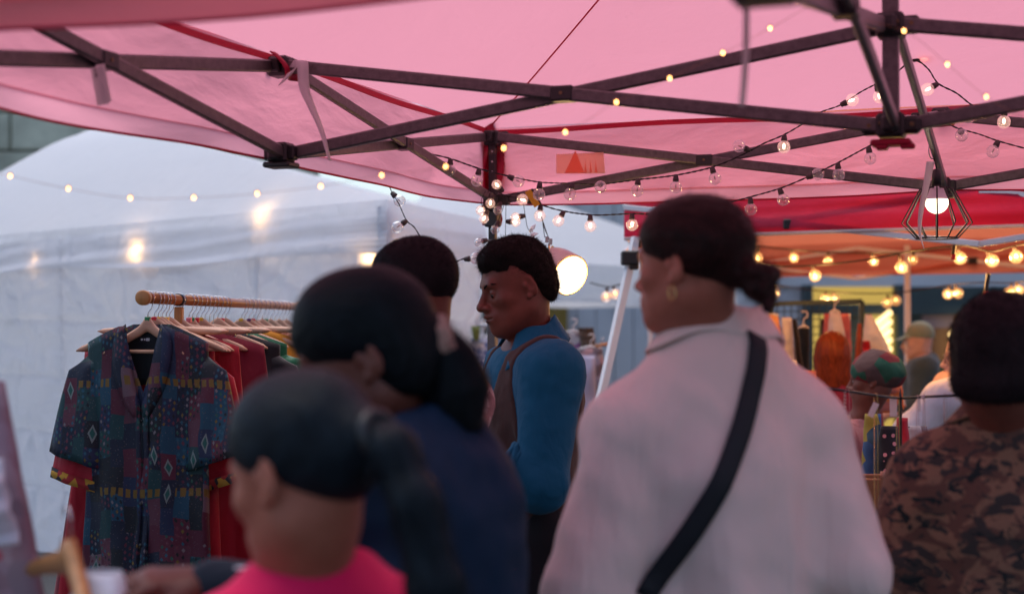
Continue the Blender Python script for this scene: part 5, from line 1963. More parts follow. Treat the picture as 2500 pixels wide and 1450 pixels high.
def garment_mesh(half=.21, droop=.062, length=.72, hem=.27, sleeve=.22, neck=.07, vdepth=.10, seed=1, fold=.012, strap=False, thickness=.045, z_top=-.075, t0=.014):
    """a shirt or dress hanging on a hanger; local x across, z down from the hook"""
    body = MB()

    def shz(x):
        a = min(abs(x) / half, 1)
        return z_top - droop * a ** 1.2 + .004

    def fn(u, v):
        ph = u * 2 * math.pi
        cx, sy = math.cos(ph), math.sin(ph)
        hw = half * (1 - .03 * math.sin(v * 3)) * (1 - v) + hem * v
        x = hw * (abs(cx) ** .85) * (1 if cx > 0 else -1)
        x0 = half * (abs(cx) ** .85) * (1 if cx > 0 else -1)
        z0 = shz(x0)
        if sy < 0:                                     # front
            z0 -= vdepth * max(0, 1 - abs(x0) / neck) ** .8
        elif abs(x0) < neck * .9:
            z0 -= .018 * (1 - abs(x0) / neck)
        if strap:
            z0 = min(z0, z_top - .13) if abs(abs(x0) - half * .55) > .02 else z0
        z = z0 + (z_top - length - z0) * v
        th = (t0 + thickness * min(1, v * 4)) * (1 - .2 * v)
        f = fold * math.sin(x * 46 + seed * 2 + 1.2 * math.sin(v * 3 + seed)) * min(1, v * 2.5) + .008 * float(fbm((x * 3, v * 2.2, seed + sy), seed, 2, 1.0))
        y = sy * th + f * (1 if sy < 0 else .6)
        return Vector((x, y, z))
    body.grid(fn, 72, 34)
    sl = []
    if sleeve:
        for sx in (-1, 1):
            m = MB()

            def sf_(u, v, sx=sx):
                ph = u * 2 * math.pi
                c0 = Vector((sx * (half - .022), 0, shz(half) - .050))
                ax = Vector((sx * .13, -.06, -1)).normalized()
                c = c0 + ax * (sleeve * v) + Vector((sx * .012 * math.sin(v * 2), 0, 0))
                w_ = (.066 * (1 - v) + .082 * v); t = .014 + .018 * v
                side = Vector((sx * .95, 0, .30)).normalized()
                top_in = .038 * (1 - v) * (1 if math.cos(ph) * 1 < 0 else 1)
                rr = w_ * math.cos(ph)
                p = c + side * rr * (1 if v > .1 else .8) + Vector((0, 1, 0)) * t * math.sin(ph) * (1 + .25 * math.sin(ph * 5 + v * 6 + seed))
                if v < .12: p.x -= sx * .03 * (1 - v / .12)
                return p
            m.grid(sf_, 26, 12)
            sl.append(m)
    return body, sl, shz


def patchwork():
    t = NT('folk_patchwork_print')
    oc = t.coord('Object')
    sx = t.n('ShaderNodeSeparateXYZ', {0: oc})
    n0 = t.noise(oc, 8, 2)
    n9 = t.noise(t.n('ShaderNodeMapping', {'Vector': oc, 'Location': (4, 4, 4)}).outputs[0], 7, 2)
    X = t.math('ADD', sx.outputs[0], t.math('MULTIPLY', n0, .030)); Z = t.math('ADD', sx.outputs[2], t.math('ADD', t.math('MULTIPLY', n9, .035), t.math('MULTIPLY', sx.outputs[1], .3)))
    def cells(kx, kz, seed):
        u = t.math('MULTIPLY', X, kx); v = t.math('MULTIPLY', Z, kz)
        fu = t.math('FRACT', t.math('ADD', u, 100.0)); iu = t.math('FLOOR', t.math('ADD', u, 100.0))
        v = t.math('ADD', v, t.math('MULTIPLY', iu, .37))
        fv = t.math('FRACT', t.math('ADD', v, 100.0)); iv = t.math('FLOOR', t.math('ADD', v, 100.0))
        cv = t.n('ShaderNodeCombineXYZ', {0: iu, 1: iv, 2: seed})
        wn_ = t.n('ShaderNodeTexWhiteNoise', {0: cv})
        return fu, fv, wn_.outputs[0], wn_.outputs[1]
    pal = [(0, (.006, .010, .030)), (.18, (.10, .008, .026)), (.32, (.005, .055, .10)), (.44, (.006, .007, .012)), (.62, (.010, .018, .06)), (.74, (.11, .025, .045)), (.84, (.006, .045, .05)), (.94, (.17, .09, .11))]
    pal2 = [(0, (.14, .025, .045)), (.2, (.012, .09, .14)), (.4, (.006, .006, .009)), (.62, (.20, .16, .17)), (.70, (.17, .10, .012)), (.8, (.02, .10, .07)), (.9, (.10, .012, .03))]
    fu, fv, r1, c1 = cells(28.0, 14.0, 1.0)
    base = t.ramp(r1, pal, True)
    fu2, fv2, r2, c2 = cells(84.0, 56.0, 2.0)
    dm = t.math('ADD', t.math('ABSOLUTE', t.math('SUBTRACT', fu2, .5)), t.math('ABSOLUTE', t.math('SUBTRACT', fv2, .5)))
    mot = t.ramp(r2, pal2, True)
    f1 = t.math('MULTIPLY', t.math('LESS_THAN', dm, .34), t.math('GREATER_THAN', t.n('ShaderNodeSeparateColor', {0: c1}).outputs[1], .50))
    c = t.mix(f1, base, mot)
    # large hexagon-like lozenges
    dm2 = t.math('ADD', t.math('MULTIPLY', t.math('ABSOLUTE', t.math('SUBTRACT', fu, .5)), 1.3), t.math('ABSOLUTE', t.math('SUBTRACT', fv, .5)))
    g2 = t.n('ShaderNodeSeparateColor', {0: c1}).outputs[2]
    ring = t.math('MULTIPLY', t.math('MULTIPLY', t.math('LESS_THAN', dm2, .36), t.math('GREATER_THAN', dm2, .22)), t.math('GREATER_THAN', g2, .91))
    c = t.mix(ring, c, (.20, .23, .22, 1))
    inner = t.math('MULTIPLY', t.math('LESS_THAN', dm2, .22), t.math('GREATER_THAN', g2, .91))
    c = t.mix(inner, c, (.01, .10, .08, 1))
    # golden band
    zz = t.math('FRACT', t.math('ADD', t.math('MULTIPLY', Z, 3.4), .02))
    band = t.math('LESS_THAN', t.math('ABSOLUTE', t.math('SUBTRACT', zz, .28)), .035)
    zig = t.math('GREATER_THAN', t.math('ABSOLUTE', t.math('SUBTRACT', t.math('FRACT', t.math('MULTIPLY', X, 48.0)), .5)), .18)
    c = t.mix(t.math('MULTIPLY', t.math('MULTIPLY', band, zig), t.math('LESS_THAN', g2, .7)), c, (.19, .10, .008, 1))
    spk = t.n('ShaderNodeTexVoronoi', {'Vector': oc, 'Scale': 150.0})
    sf2 = t.math('LESS_THAN', spk.outputs[0], .16)
    c = t.mix(t.math('MULTIPLY', sf2, .45), c, t.ramp(t.n('ShaderNodeSeparateColor', {0: spk.outputs[1]}).outputs[0], [(0, (.35, .28, .30)), (.4, (.30, .15, .02)), (.7, (.02, .16, .22))], True))
    c = t.mix(.30, c, (.006, .008, .016, 1))
    fo = t.noise(t.coord('Object', (1, 1, .3)), 16, 3)
    bp = t.n('ShaderNodeBump', {'Strength': .35, 'Distance': .02, 'Height': fo})
    p = t.n('ShaderNodeBsdfPrincipled', {'Base Color': c, 'Roughness': .6, 'Specular IOR Level': .35, 'Normal': bp})
    return t.finish(p)

M_FOLK = patchwork()
M_LINING = cloth_mat('black_lining', (.008, .009, .012))
M_CRIM = cloth_mat('crimson_silk', (.40, .005, .020), var=.3, fold=.5, rough=.5, sheen=.1)
M_WINE = cloth_mat('wine_red_cotton', (.18, .006, .022), var=.3, fold=.5)
M_BLK = cloth_mat('black_velvet', (.008, .006, .010), sheen=.4)
M_PEACH = cloth_mat('peach_knit', (.52, .20, .12), fold=1.2, scale=30, fs=(1, 1, 1))
M_ORNG = cloth_mat('orange_cotton', (.62, .23, .02))
M_GREEN = cloth_mat('green_satin', (.005, .12, .05), rough=.4)
M_TRIM = patch_mat('gold_border_embroidery', [(.45, .22, .02), (.30, .02, .02), (.45, .24, .03), (.02, .02, .03)], 60)

hk = [  # photo x of the hook, kind, marker, garment
    (361, 'wood', 'green'), (377, 'wood', 'red'), (386, 'wood', 'yellow'), (396, 'wood', None), (405, 'flat', 'yellow'), (414, 'wood', None),
    (436, 'wood', 'pink'), (461, 'flat', 'pink'), (470, 'wood', 'green'), (480, 'clip', 'red'), (491, 'wood', 'yellow'), (501, 'clip', None), (512, 'clip', None),
    (522, 'flat', None), (532, 'wood', None), (542, 'clip', 'red'), (551, 'wood', None), (589, 'wood', 'yellow'), (598, 'flat', None), (608, 'wood', 'purple'),
    (618, 'wood', 'red'), (629, 'flat', None), (640, 'wood', None), (650, 'clip', 'green'), (661, 'wood', None), (672, 'clip', None), (682, 'wood', None), (691, 'flat', None), (699, 'wood', None)]
ords = ['first', 'second', 'third', 'fourth', 'fifth', 'sixth', 'seventh', 'eighth', 'ninth', 'tenth', 'eleventh', 'twelfth', 'thirteenth', 'fourteenth', 'fifteenth',
        'sixteenth', 'seventeenth', 'eighteenth', 'nineteenth', 'twentieth', 'twenty-first', 'twenty-second', 'twenty-third', 'twenty-fourth', 'twenty-fifth',
        'twenty-sixth', 'twenty-seventh', 'twenty-eighth', 'twenty-ninth']
protos = {}
GR = 'hangers hooked on the wooden clothes rail'
kn = {'wood': 'curved wooden hanger', 'flat': 'straight wooden trouser hanger', 'clip': 'chrome clip hanger'}
gar = {0: ('folk', 'short sleeved folk patchwork shirt in blue and maroon, first on the rail', 'shirt', M_FOLK, dict(half=.172, length=.80, hem=.185, sleeve=.27, vdepth=.20, neck=.055, thickness=.012, fold=.010, seed=1, droop=.068, z_top=-.058, t0=.030)),
       1: ('kaftan', 'red tunic with gold embroidered cuffs right behind the patchwork shirt', 'tunic', M_CRIM, dict(half=.165, length=.90, hem=.20, sleeve=.33, vdepth=.03, seed=2, thickness=.012)),
       3: ('dress', 'crimson dress with thin shoulder strap behind the red tunic', 'dress', M_CRIM, dict(half=.215, length=1.0, hem=.31, sleeve=0, vdepth=.05, seed=3, thickness=.014)),
       6: ('dress', 'wine red sleeveless dress hanging near the rail post', 'dress', M_WINE, dict(half=.25, length=1.02, hem=.40, sleeve=0, vdepth=.05, seed=4)),
       10: ('blouse', 'black velvet blouse beside the crimson dresses', 'blouse', M_BLK, dict(half=.24, length=.6, hem=.25, sleeve=.22, seed=5)),
       14: ('top', 'green satin top near the middle of the rail', 'top', M_GREEN, dict(half=.23, length=.5, hem=.24, sleeve=.1, seed=6)),
       17: ('cardigan', 'orange cotton top far along the rail', 'top', M_ORNG, dict(half=.24, length=.62, hem=.26, sleeve=.2, seed=7)),
       19: ('jumper', 'peach knitted jumper partly behind the girl', 'jumper', M_PEACH, dict(half=.26, length=.62, hem=.28, sleeve=.2, seed=8)),
       23: ('shirt', 'dark green shirt near the far end of the rail', 'shirt', M_GREEN, dict(half=.24, length=.62, hem=.26, sleeve=.2, seed=9)),
       27: ('dress', 'black dress at the far end of the rail', 'dress', M_BLK, dict(half=.24, length=.9, hem=.3, sleeve=.0, seed=10))}
for i, (px, kind, mk) in enumerate(hk):
    key = (kind, mk)
    if key not in protos:
        h = make_hanger(kind, mk, half=.205 if i else .115, droop=.062 if i else .068); protos[key] = h
    else:
        h = copy_tree(protos[key])
    q = rail_at(px)
    h.location = q
    yaw = rrot + R(rnd.uniform(-7, 7)) + (R(8) if i in (1, 2, 3) else 0) + (R(-16) if kind == 'flat' else 0)
    if i == 0: yaw = rrot + R(-6)
    h.rotation_euler = (R(rnd.uniform(-2, 2)), 0, yaw)
    h['label'] = kn[kind] + (' with %s marker' % mk if mk else '') + ', %s from the near end of the rail' % ords[i]
    h['group'] = GR
    if i in gar:
        nm, lab, cat, m_, kw = gar[i]
        t_ = thing(dict(folk='patterned_shirt', kaftan='tunic', cardigan='top').get(nm, nm), lab, cat, q)
        t_.rotation_euler = (0, 0, yaw)
        bd_, sl_, shz = garment_mesh(**kw)
        o = thick(bd_.build('body_cloth', m_, t_, True), .0015)
        for s_ in sl_:
            so = thick(s_.build('sleeve', m_, t_, True), .0015)
            if nm == 'kaftan':
                nb_ = MB()
                rows = s_.v[-27 * 2:]
                nb_.add([Vector(v) * 1.0 + Vector((0, -.004, 0)) for v in rows], [(k, k + 1, k + 28, k + 27) for k in range(26)])
                thick(nb_.build('embroidered_cuff', M_TRIM, t_, True), .004)
        if nm == 'folk':
            # collar flaps either side of the open V, placket edges, dark lining with a woven label
            for sx in (-1, 1):
                c_ = MB()

                def cf(u, v, sx=sx):
                    z = -.070 - .21 * u
                    xin = .046 * (1 - u) ** .8 + .004
                    wd = .040 * math.sin(math.pi * min(1, u * .80 + .20)) ** .6 + .004
                    return Vector((sx * (xin + wd * v), -.028 - .014 * min(1, u * 3) - .008 * math.sin(math.pi * v), z - (.030 + .02 * u) * v))
                c_.grid(cf, 16, 4); thick(c_.build('collar', M_FOLK, t_, True), .003)
                c_ = MB()
                c_.grid(lambda u, v, sx=sx: Vector((sx * (.014 * v + .004) + .008 * math.sin(u * 5), -.042 - .006 * math.sin(u * 9), -.275 - .58 * u)), 16, 2)
                thick(c_.build('placket', M_FOLK, t_, True), .002)
            mb = MB(); mb.grid(lambda u, v: Vector(((u - .5) * .12, .004 + .004 * math.sin(u * 6), -.085 - .15 * v)), 8, 8); thick(mb.build('lining', M_LINING, t_, True), .001)
            mb = MB(); mb.box((0, .004, -.112), (.055, .001, .016)); mb.build('woven_label', M_BLK, t_)
            for k, (xx, ww) in enumerate(((-.018, .006), (-.010, .004), (-.001, .010), (.010, .005), (.017, .004))):
                mb = MB(); mb.box((xx, .003, -.112), (ww, .0008, .008 if k == 2 else .005)); mb.build('label_print', M_WEB, t_)
            mb = MB()
            for k in range(4): mb.ball((.0, -.042, -.33 - .11 * k), (.005, .002, .005), 8, 5)
            mb.build('buttons', M_BLACKP, t_, True)['kind'] = 'stuff'
        if nm == 'dress' and i == 3:
            for sx in (-1, 1):
                mb = MB(); mb.box((sx * .12, -.02, -.15), (.010, .004, .14)); mb.build('shoulder_strap', M_WINE, t_)

# ---- clothes at the left edge and in the hand ---------------------------------
M_FLOR = patch_mat('faded_floral_print', [(.34, .20, .24), (.30, .17, .20), (.36, .24, .27), (.40, .07, .10), (.26, .17, .20), (.33, .21, .25)], 22)


def drape(name, label, cat, top, bot, d, m, seed=1, th=.04, fold=.012, n=40, rows=20, rz=0.0, hooks=None, label_m=None, wave=30):
    """hanging cloth between a top edge (x0, x1, y) and bottom edge (x0, x1, y) in photo pixels"""
    a0, a1 = P(top[0], top[2], d), P(top[1], top[2], d)
    b0, b1 = P(bot[0], bot[2], d), P(bot[1], bot[2], d)
    org = (a0 + a1) / 2
    root = thing(name, label, cat, org, rz)
    mb = MB()

    def fn(u, v):
        ph = u * 2 * math.pi; cx, sy = math.cos(ph), math.sin(ph)
        l = a0.lerp(b0, v); r = a1.lerp(b1, v); c = (l + r) / 2; hw = (r - l).length / 2
        x = cx * hw
        y = sy * th * (.3 + .7 * min(1, v * 3)) + fold * math.sin(x * wave + seed + 2 * math.sin(v * 2 + seed)) * min(1, v * 2 + .2) * (1 if sy < 0 else .5)
        y += .01 * float(fbm((x * 4, v * 3, seed), seed, 2, 1.0))
        z = c.z + .015 * math.sin(x * 9 + seed) * v
        return Vector((c.x + x, c.y + y, z)) - org
    mb.grid(fn, n, rows)
    thick(mb.build('cloth', m, root, True), .002)
    if hooks:
        k = MB(); k.tube(catmull([Vector((0, 0, -.02)), Vector((0, 0, .04)), Vector((.018, 0, .055)), Vector((.014, 0, .08)), Vector((-.012, 0, .078))], 4), .003, 6); k.build('hanger_hook', hooks, root, True)
        k = MB(); hw = (a1 - a0).length / 2; k.tube([Vector((-hw, 0, -.004)), Vector((0, 0, .012)), Vector((hw, 0, -.004))], .007, 8); k.build('hanger_bar', hooks, root, True)
    return root

drape('floral_garment', 'faded pink and grey floral garment hanging at the left edge', 'garment', (-95, 8, 930), (-190, 150, 1640), 2.25, M_FLOR, 3, fold=.02)
drape('white_garment', 'white cloth hanging in front of the floral garment at the left edge', 'garment', (-80, 6, 1120), (-120, 42, 1310), 2.15, M_WHITE, 5, th=.02)
# white garment on the wooden hanger held by the woman in navy
t_ = thing('held_hanger', 'wooden hanger with yellow size marker held up near the bottom left corner', 'hanger', P(172, 1345, 2.0), R(25))
t_.rotation_euler = (R(6), R(8), R(-62))
mb = MB(); mb.tube(catmull([Vector((0, 0, -.02)), Vector((0, 0, .018)), Vector((.013, 0, .030)), Vector((.018, 0, .048)), Vector((.006, 0, .062)), Vector((-.012, 0, .056)), Vector((-.018, 0, .046))], 4), .0017, 6); mb.build('hook', M_CHROME, t_, True)
mb = MB(); mb.box((0, 0, .006), (.016, .014, .015), bev=.002); mb.build('size_marker', MK['yellow'], t_)
top, bot = wood_shape(.20, .062)
mb = MB(); poly = [(x, z + .072) for x, z in top] + [(x, z + .072) for x, z in bot[::-1]]
n = len(top)
vs = []
for (x, z), (x2, z2) in zip(top, bot):
    y = -.02 * (x / .2) ** 2
    vs += [Vector((x, y - .008, z + .066)), Vector((x, y + .008, z + .066)), Vector((x, y + .011, (z + z2) / 2 + .066)), Vector((x, y + .008, z2 + .060)), Vector((x, y - .008, z2 + .060)), Vector((x, y - .011, (z + z2) / 2 + .066))]
fs = [(i * 6 + k, i * 6 + (k + 1) % 6, (i + 1) * 6 + (k + 1) % 6, (i + 1) * 6 + k) for i in range(n - 1) for k in range(6)] + [tuple(range(6))[::-1], tuple((n - 1) * 6 + k for k in range(6))]
mb.add(vs, fs); mb.build('shoulder_bow', M_WOOD, t_, True)
drape('white_garment', 'white top hanging from the held hanger by the hand', 'garment', (200, 300, 1392), (60, 420, 1700), 2.0, M_WHITE, 8, th=.05, fold=.022, wave=38)
t_ = drape('white_ribbon', 'small white folded ribbon lying on the dark sleeve beside the girl', 'ribbon', (575, 600, 1384), (600, 655, 1402), 1.90, M_WHITE, 9, th=.006, fold=.003)

# ================================================================ STRING LIGHTS
M_CABLE = mat('black_cable', (.012, .010, .012), rough=.5)
M_SOCK = mat('dark_lamp_socket', (.045, .030, .032), rough=.5)
G_OFF = clear_glass('clear_bulb_glass', body=.10)
G_ON = clear_glass('lit_bulb_glass', body=.10, glow=.09, gcol=(1, .55, .40))
G_AMB = clear_glass('lit_amber_bulb_glass', body=.05, glow=.12, gcol=(1, .40, .08))
E_FIL = emit('glowing_filament', (1, .66, .40), 4)
E_FILA = emit('amber_glowing_filament', (1, .50, .13), 5)
M_FIL = mat('cold_filament', (.35, .25, .22), metal=.5)


def bulb(parent, org, at, cen, lit, r=.0195, amber=False):
    """socket from the cable towards the bulb centre"""
    at = Vector(at) - org; cen = Vector(cen) - org
    d = cen - at
    if d.length < .012: d = Vector((0, -1, -.2)) * .03; cen = at + d
    L_ = max(d.length, r + .018); d.normalize(); cen = at + d * L_
    up = d.orthogonal().normalized(); q = Matrix((up, d.cross(up), d)).transposed()
    root_ = MB(); root_.lathe([(.0055, 0), (.0075, .002), (.0085, .010), (.0095, .012), (.0095, L_ - r + .001), (.0070, L_ - r + .003)], at, 10, q)
    s = root_.build('socket', M_SOCK, parent, True)
    g_ = MB(); prof = [(.0075, L_ - r * .99)]
    for k in range(1, 9):
        a_ = math.pi * (.14 + .86 * k / 8)
        prof.append((max(r * math.sin(a_), .0002), L_ - r * math.cos(a_)))
    g_.lathe(prof, at, 14, q)
    g_.build('bulb', (G_AMB if amber else G_ON) if lit else G_OFF, s, True)
    f_ = MB(); f_.ball(cen - d * r * .15, (.0042, .0042, .009) if lit else (.002, .002, .008), 8, 6, q)
    f_.build('filament', (E_FILA if amber else E_FIL) if lit else M_FIL, s, True)
    return s


def cable(parent, org, pts, r=.0016, twist=True, name='cable', m=None, step=.012):
    c = catmull([Vector(p) - org for p in pts], 10)
    out = [c[0]]
    for p in c[1:]:
        if (p - out[-1]).length > step * .6: out.append(p)
    mb = MB()
    if twist:
        # resample finely for the twist
        f = []
        for a, b in zip(out[:-1], out[1:]):
            n_ = max(1, int((b - a).length / .005))
            f += [a.lerp(b, k / n_) for k in range(n_)]
        s_ = 0; A_, B_ = [], []
        for k, p in enumerate(f):
            an = k * .9
            o_ = Vector((0, math.cos(an), math.sin(an))) * r * .9
            A_.append(p + o_); B_.append(p - o_)
        mb.tube(A_, r, 4); mb.tube(B_, r, 4)
    else:
        mb.tube(out, r, 5)
    return mb.build(name, m or M_CABLE, parent, True)


def string(label, path, bulbs, d0, d1, amber=False, r=.0195, twist=True, cr=.0016, group=None):
    """path [(px,py)], depth runs d0..d1 with px"""
    xs = [p[0] for p in path]
    lo, hi = min(xs), max(xs)
    def dd(x): return d0 + (d1 - d0) * min(max((x - lo) / max(hi - lo, 1), 0), 1)
    pts = [P(x, y, dd(x)) for x, y in path]
    org = pts[0].copy()
    root = thing('string_lights', label, 'string lights', org, 0, group)
    cable(root, org, pts, cr, twist)
    for (a, b, lit) in bulbs:
        bulb(root, org, P(a[0], a[1], dd(a[0])), P(b[0], b[1], dd(a[0]) - (.004 if abs(a[0] - b[0]) + abs(a[1] - b[1]) > 18 else .02)), lit, r, amber)
    return root

string('long string of clear globe bulbs on black cable sagging under the pink canopy',
       [(930, 312), (962, 326), (1000, 347), (1040, 372), (1100, 388), (1170, 412), (1240, 430), (1318, 445), (1396, 448), (1465, 450), (1556, 439), (1650, 428), (1740, 408), (1813, 378), (1862, 352),
        (1913, 330), (1960, 303), (2000, 276), (2052, 257), (2100, 226), (2140, 205), (2185, 180), (2230, 148), (2265, 168), (2290, 204), (2335, 228), (2374, 258), (2410, 270), (2455, 266)],
       [((962, 326), (948, 349), 0), ((1000, 348), (1019, 376), 0), ((1100, 388), (1098, 412), 0), ((1170, 413), (1165, 438), 0), ((1240, 430), (1262, 441), 0), ((1318, 446), (1316, 474), 0),
        ((1398, 447), (1394, 463), 0), ((1466, 444), (1466, 452), 0), ((1558, 437), (1556, 461), 0), ((1650, 428), (1650, 453), 0), ((1738, 408), (1744, 431), 0), ((1832, 368), (1812, 360), 0),
        ((1915, 330), (1914, 354), 1), ((2052, 257), (2066, 251), 1), ((2140, 205), (2147, 237), 1), ((2228, 148), (2245, 140), 1), ((2290, 205), (2268, 217), 1), ((2374, 258), (2366, 281), 0), ((2452, 268), (2451, 296), 1)],
       4.75, 4.35)
string('lower string of globe bulbs running from the corner leg past the woman in cream',
       [(1212, 478), (1270, 484), (1320, 500), (1368, 514), (1441, 525), (1500, 524), (1545, 522), (1620, 524), (1700, 515), (1790, 492), (1832, 481), (1905, 460), (1975, 431), (2045, 398), (2120, 358),
        (2160, 338), (2210, 316), (2290, 300), (2345, 316), (2390, 328), (2435, 344), (2500, 362), (2580, 380)],
       [((1302, 494), (1280, 489), 1), ((1320, 500), (1318, 524), 1), ((1377, 516), (1366, 535), 1), ((1441, 525), (1441, 548), 1), ((1543, 522), (1543, 545), 1), ((1832, 483), (1833, 508), 0),
        ((1903, 460), (1911, 484), 0), ((1968, 434), (1988, 428), 0), ((2045, 398), (2047, 418), 0), ((2120, 358), (2124, 382), 0), ((2345, 316), (2347, 326), 0), ((2438, 344), (2425, 368), 0)], 5.0, 4.3)
string('short string of clear bulbs hanging down behind the two men at the left',
       [(925, 372), (932, 402), (945, 440), (958, 472), (975, 500), (992, 538), (1012, 556), (1030, 588), (1050, 640), (1085, 655), (1112, 640), (1132, 632), (1152, 632)],
       [((932, 402), (931, 422), 0), ((956, 470), (973, 488), 0), ((994, 538), (977, 550), 0), ((1028, 587), (1048, 592), 0), ((1133, 633), (1158, 631), 0)], 4.7, 4.8)
# tangle round the leg
d_ = 4.98
org = P(1210, 480, d_)
root = thing('string_lights', 'tangle of lit bulbs and wires hanging off the corner leg behind the man in blue', 'string lights', org)
for k, pth in enumerate([[(1190, 470), (1205, 462), (1235, 478), (1262, 472), (1285, 484)], [(1228, 478), (1229, 505), (1216, 540), (1212, 562), (1200, 590)], [(1235, 478), (1235, 520), (1234, 580), (1235, 700), (1238, 790), (1240, 850), (1225, 890), (1205, 905)],
                         [(1278, 498), (1283, 530), (1288, 556), (1300, 575)], [(1322, 528), (1330, 560), (1345, 590)], [(1186, 466), (1175, 490), (1180, 512)]]):
    cable(root, org, [P(x, y, d_ - .015 * k) for x, y in pth], .0011, k < 3)
for a, b, l in [((1200, 472), (1197, 497), 1), ((1190, 498), (1176, 511), 1), ((1190, 514), (1184, 528), 1), ((1228, 468), (1219, 458), 1), ((1218, 540), (1210, 558), 0), ((1236, 541), (1252, 542), 1),
                ((1281, 527), (1265, 530), 1), ((1190, 586), (1176, 590), 0), ((1222, 495), (1218, 506), 0), ((1238, 815), (1238, 832), 1), ((1200, 905), (1212, 903), 1)]:
    bulb(root, org, P(a[0], a[1], d_ - .02), P(b[0], b[1], d_ - .03), l, .0165 if l else .0155)
# crystal and gold clips
M_CRY = clear_glass('crystal_pendant_glass', body=.35)
org = P(1300, 560, 4.9)
t_ = thing('crystal_pendant', 'clear crystal pendant charm hanging above the curly haired man', 'pendant', org)
for k in range(6):
    mb = MB(); mb.lathe([(.001, -.014), (.008, 0), (.001, .016)], P(1298 + rnd.uniform(-6, 8), 556 + k * 8, 4.9) - org, 5, rotm(rnd.uniform(0, 3), rnd.uniform(0, 3), 0)); mb.build('crystal', M_CRY, t_)
org = P(1335, 560, 4.85)
t_ = thing('clip_chain', 'thin chain of gold clips dangling beside the round shaded lamp', 'chain', org)
mb = MB(); mb.tube([P(1322, 530, 4.85) - org, P(1336, 572, 4.85) - org, P(1346, 598, 4.85) - org], .0012, 5); mb.tube([P(1325, 545, 4.85) - org, P(1330, 580, 4.85) - org], .0012, 5); mb.build('cord', M_CABLE, t_)
for k, (x, y) in enumerate(((1335, 585), (1344, 590), (1340, 602), (1348, 608), (1338, 618), (1342, 624), (1330, 614))):
    mb = MB(); mb.box(P(x, y, 4.85) - org, (.012, .004, .020), rotm(0, rnd.uniform(-.6, .6), rnd.uniform(0, 1)), bev=.001); mb.build('clip', M_GOLD if k > 2 else M_CHROME, t_)
# yellow ratchet strap on the truss
t_ = thing('yellow_strap', 'yellow webbing strap wrapped on the truss beside the corner leg', 'strap', P(1300, 490, 4.93))
mb = MB(); org = P(1300, 490, 4.93); mb.bar(P(1288, 466, 4.93) - org, P(1312, 503, 4.93) - org, .004, .022, up=(1, 0, .3)); mb.build('webbing', mat('yellow_webbing', (.62, .36, .02), rough=.6), t_)
mb = MB(); mb.bar(P(1297, 462, 4.935) - org, P(1320, 500, 4.935) - org, .003, .010, up=(1, 0, .3)); mb.build('webbing_edge', M_BLACKP, t_)

# micro fairy lights strung close to the camera
M_COP = mat('copper_wire', (.42, .22, .12), rough=.4, metal=.6)
E_FAIRY = emit('warm_fairy_led', (1, .46, .15), 5)
fl = [(25, 430), (167, 461), (318, 484), (473, 483), (628, 473), (783, 455), (932, 428), (1088, 407), (1230, 362), (1380, 323), (1505, 250), (1635, 192), (1765, 130), (1880, 70), (2002, 0)]
fr_ = [(1935, -20), (2062, 38), (2207, 76), (2313, 158), (2408, 237), (2520, 300)]
for lab, pp_ in (('thin wire of warm fairy lights looping across the front of the stall', [(-120, 400)] + fl + [(2060, -40)]), ('short run of warm fairy lights in front of the truss at the upper right', fr_)):
    org = P(pp_[0][0], pp_[0][1], 2.6)
    t_ = thing('fairy_lights', lab, 'fairy lights', org)
    cable(t_, org, [P(x, y, 2.6) for x, y in pp_], .0004, False, 'wire', M_COP)
    for (x, y) in pp_[1:-1]:
        mb = MB(); mb.ball(P(x, y, 2.598) - org, (.0026, .0026, .0034), 8, 6); o = mb.build('led', E_FAIRY, t_, True)
        mb = MB(); mb.ball(P(x, y - 2, 2.60) - org, (.0042, .0030, .0048), 8, 6); mb.build('led_cap', M_COP, t_, True)

# lamps glowing inside the white tent
E_GLOW = emit('warm_tent_bulb', (1, .58, .25), 10)
for lab, (x, y, d, r_) in (('warm bulb glowing through the valance of the crumpled white tent', (350, 612, 9.24, .032)), ('dimmer warm bulb behind the upper part of the white valance', (665, 536, 8.31, .028)),
                           ('warm bulb glowing at the right end of the crumpled white tent', (912, 632, 7.68, .026)), ('faint warm bulb low behind the left part of the white valance', (100, 640, 10.17, .02))):
    org = P(x, y, d)
    t_ = thing('tent_bulb', lab, 'light bulb', org, 0, 'bulbs inside the white tent')
    mb = MB(); mb.ball((0, 0, 0), r_, 14, 10); mb.build('bulb', E_GLOW, t_, True)
    mb = MB(); mb.tube([Vector((0, 0, r_ * .9)), Vector((0, 0, r_ + .05))], .014, 10); mb.build('socket', M_SOCK, t_, True)

# ---- wire cage lamp ---------------------------------------------------------------
dL = 4.2; mmp = dL / FPX
org = P(2287, 500, dL)
t_ = thing('cage_lamp', 'lit bulb in a black diamond shaped wire cage hanging from the canopy', 'lamp', org)
def LZ(y): return -(y - 500) * mmp
mb = MB(); mb.lathe([(.013, LZ(456)), (.013, LZ(416)), (.004, LZ(412))], (0, 0, 0), 16); mb.build('lamp_socket', M_BLACKP, t_, True)
mb = MB(); mb.lathe([(.013, LZ(456)), (.018, LZ(458)), (.026, LZ(478)), (.0318, LZ(487))], (0, 0, 0), 20, cap=False); mb.build('bulb_base', M_CWHITE, t_, True)
mb = MB(); pr = [(.0318, LZ(487))]
for k in range(1, 9):
    a_ = math.pi / 2 * k / 8; pr.append((max(.0325 * math.cos(a_), .0003), LZ(494) - .0325 * math.sin(a_)))
mb.lathe(pr, (0, 0, 0), 20); mb.build('bulb', emit('bright_lamp_globe', (1, .80, .56), 1.6), t_, True)
mb = MB()
rings = [(.046, 463), (.096, 545), (.057, 582)]
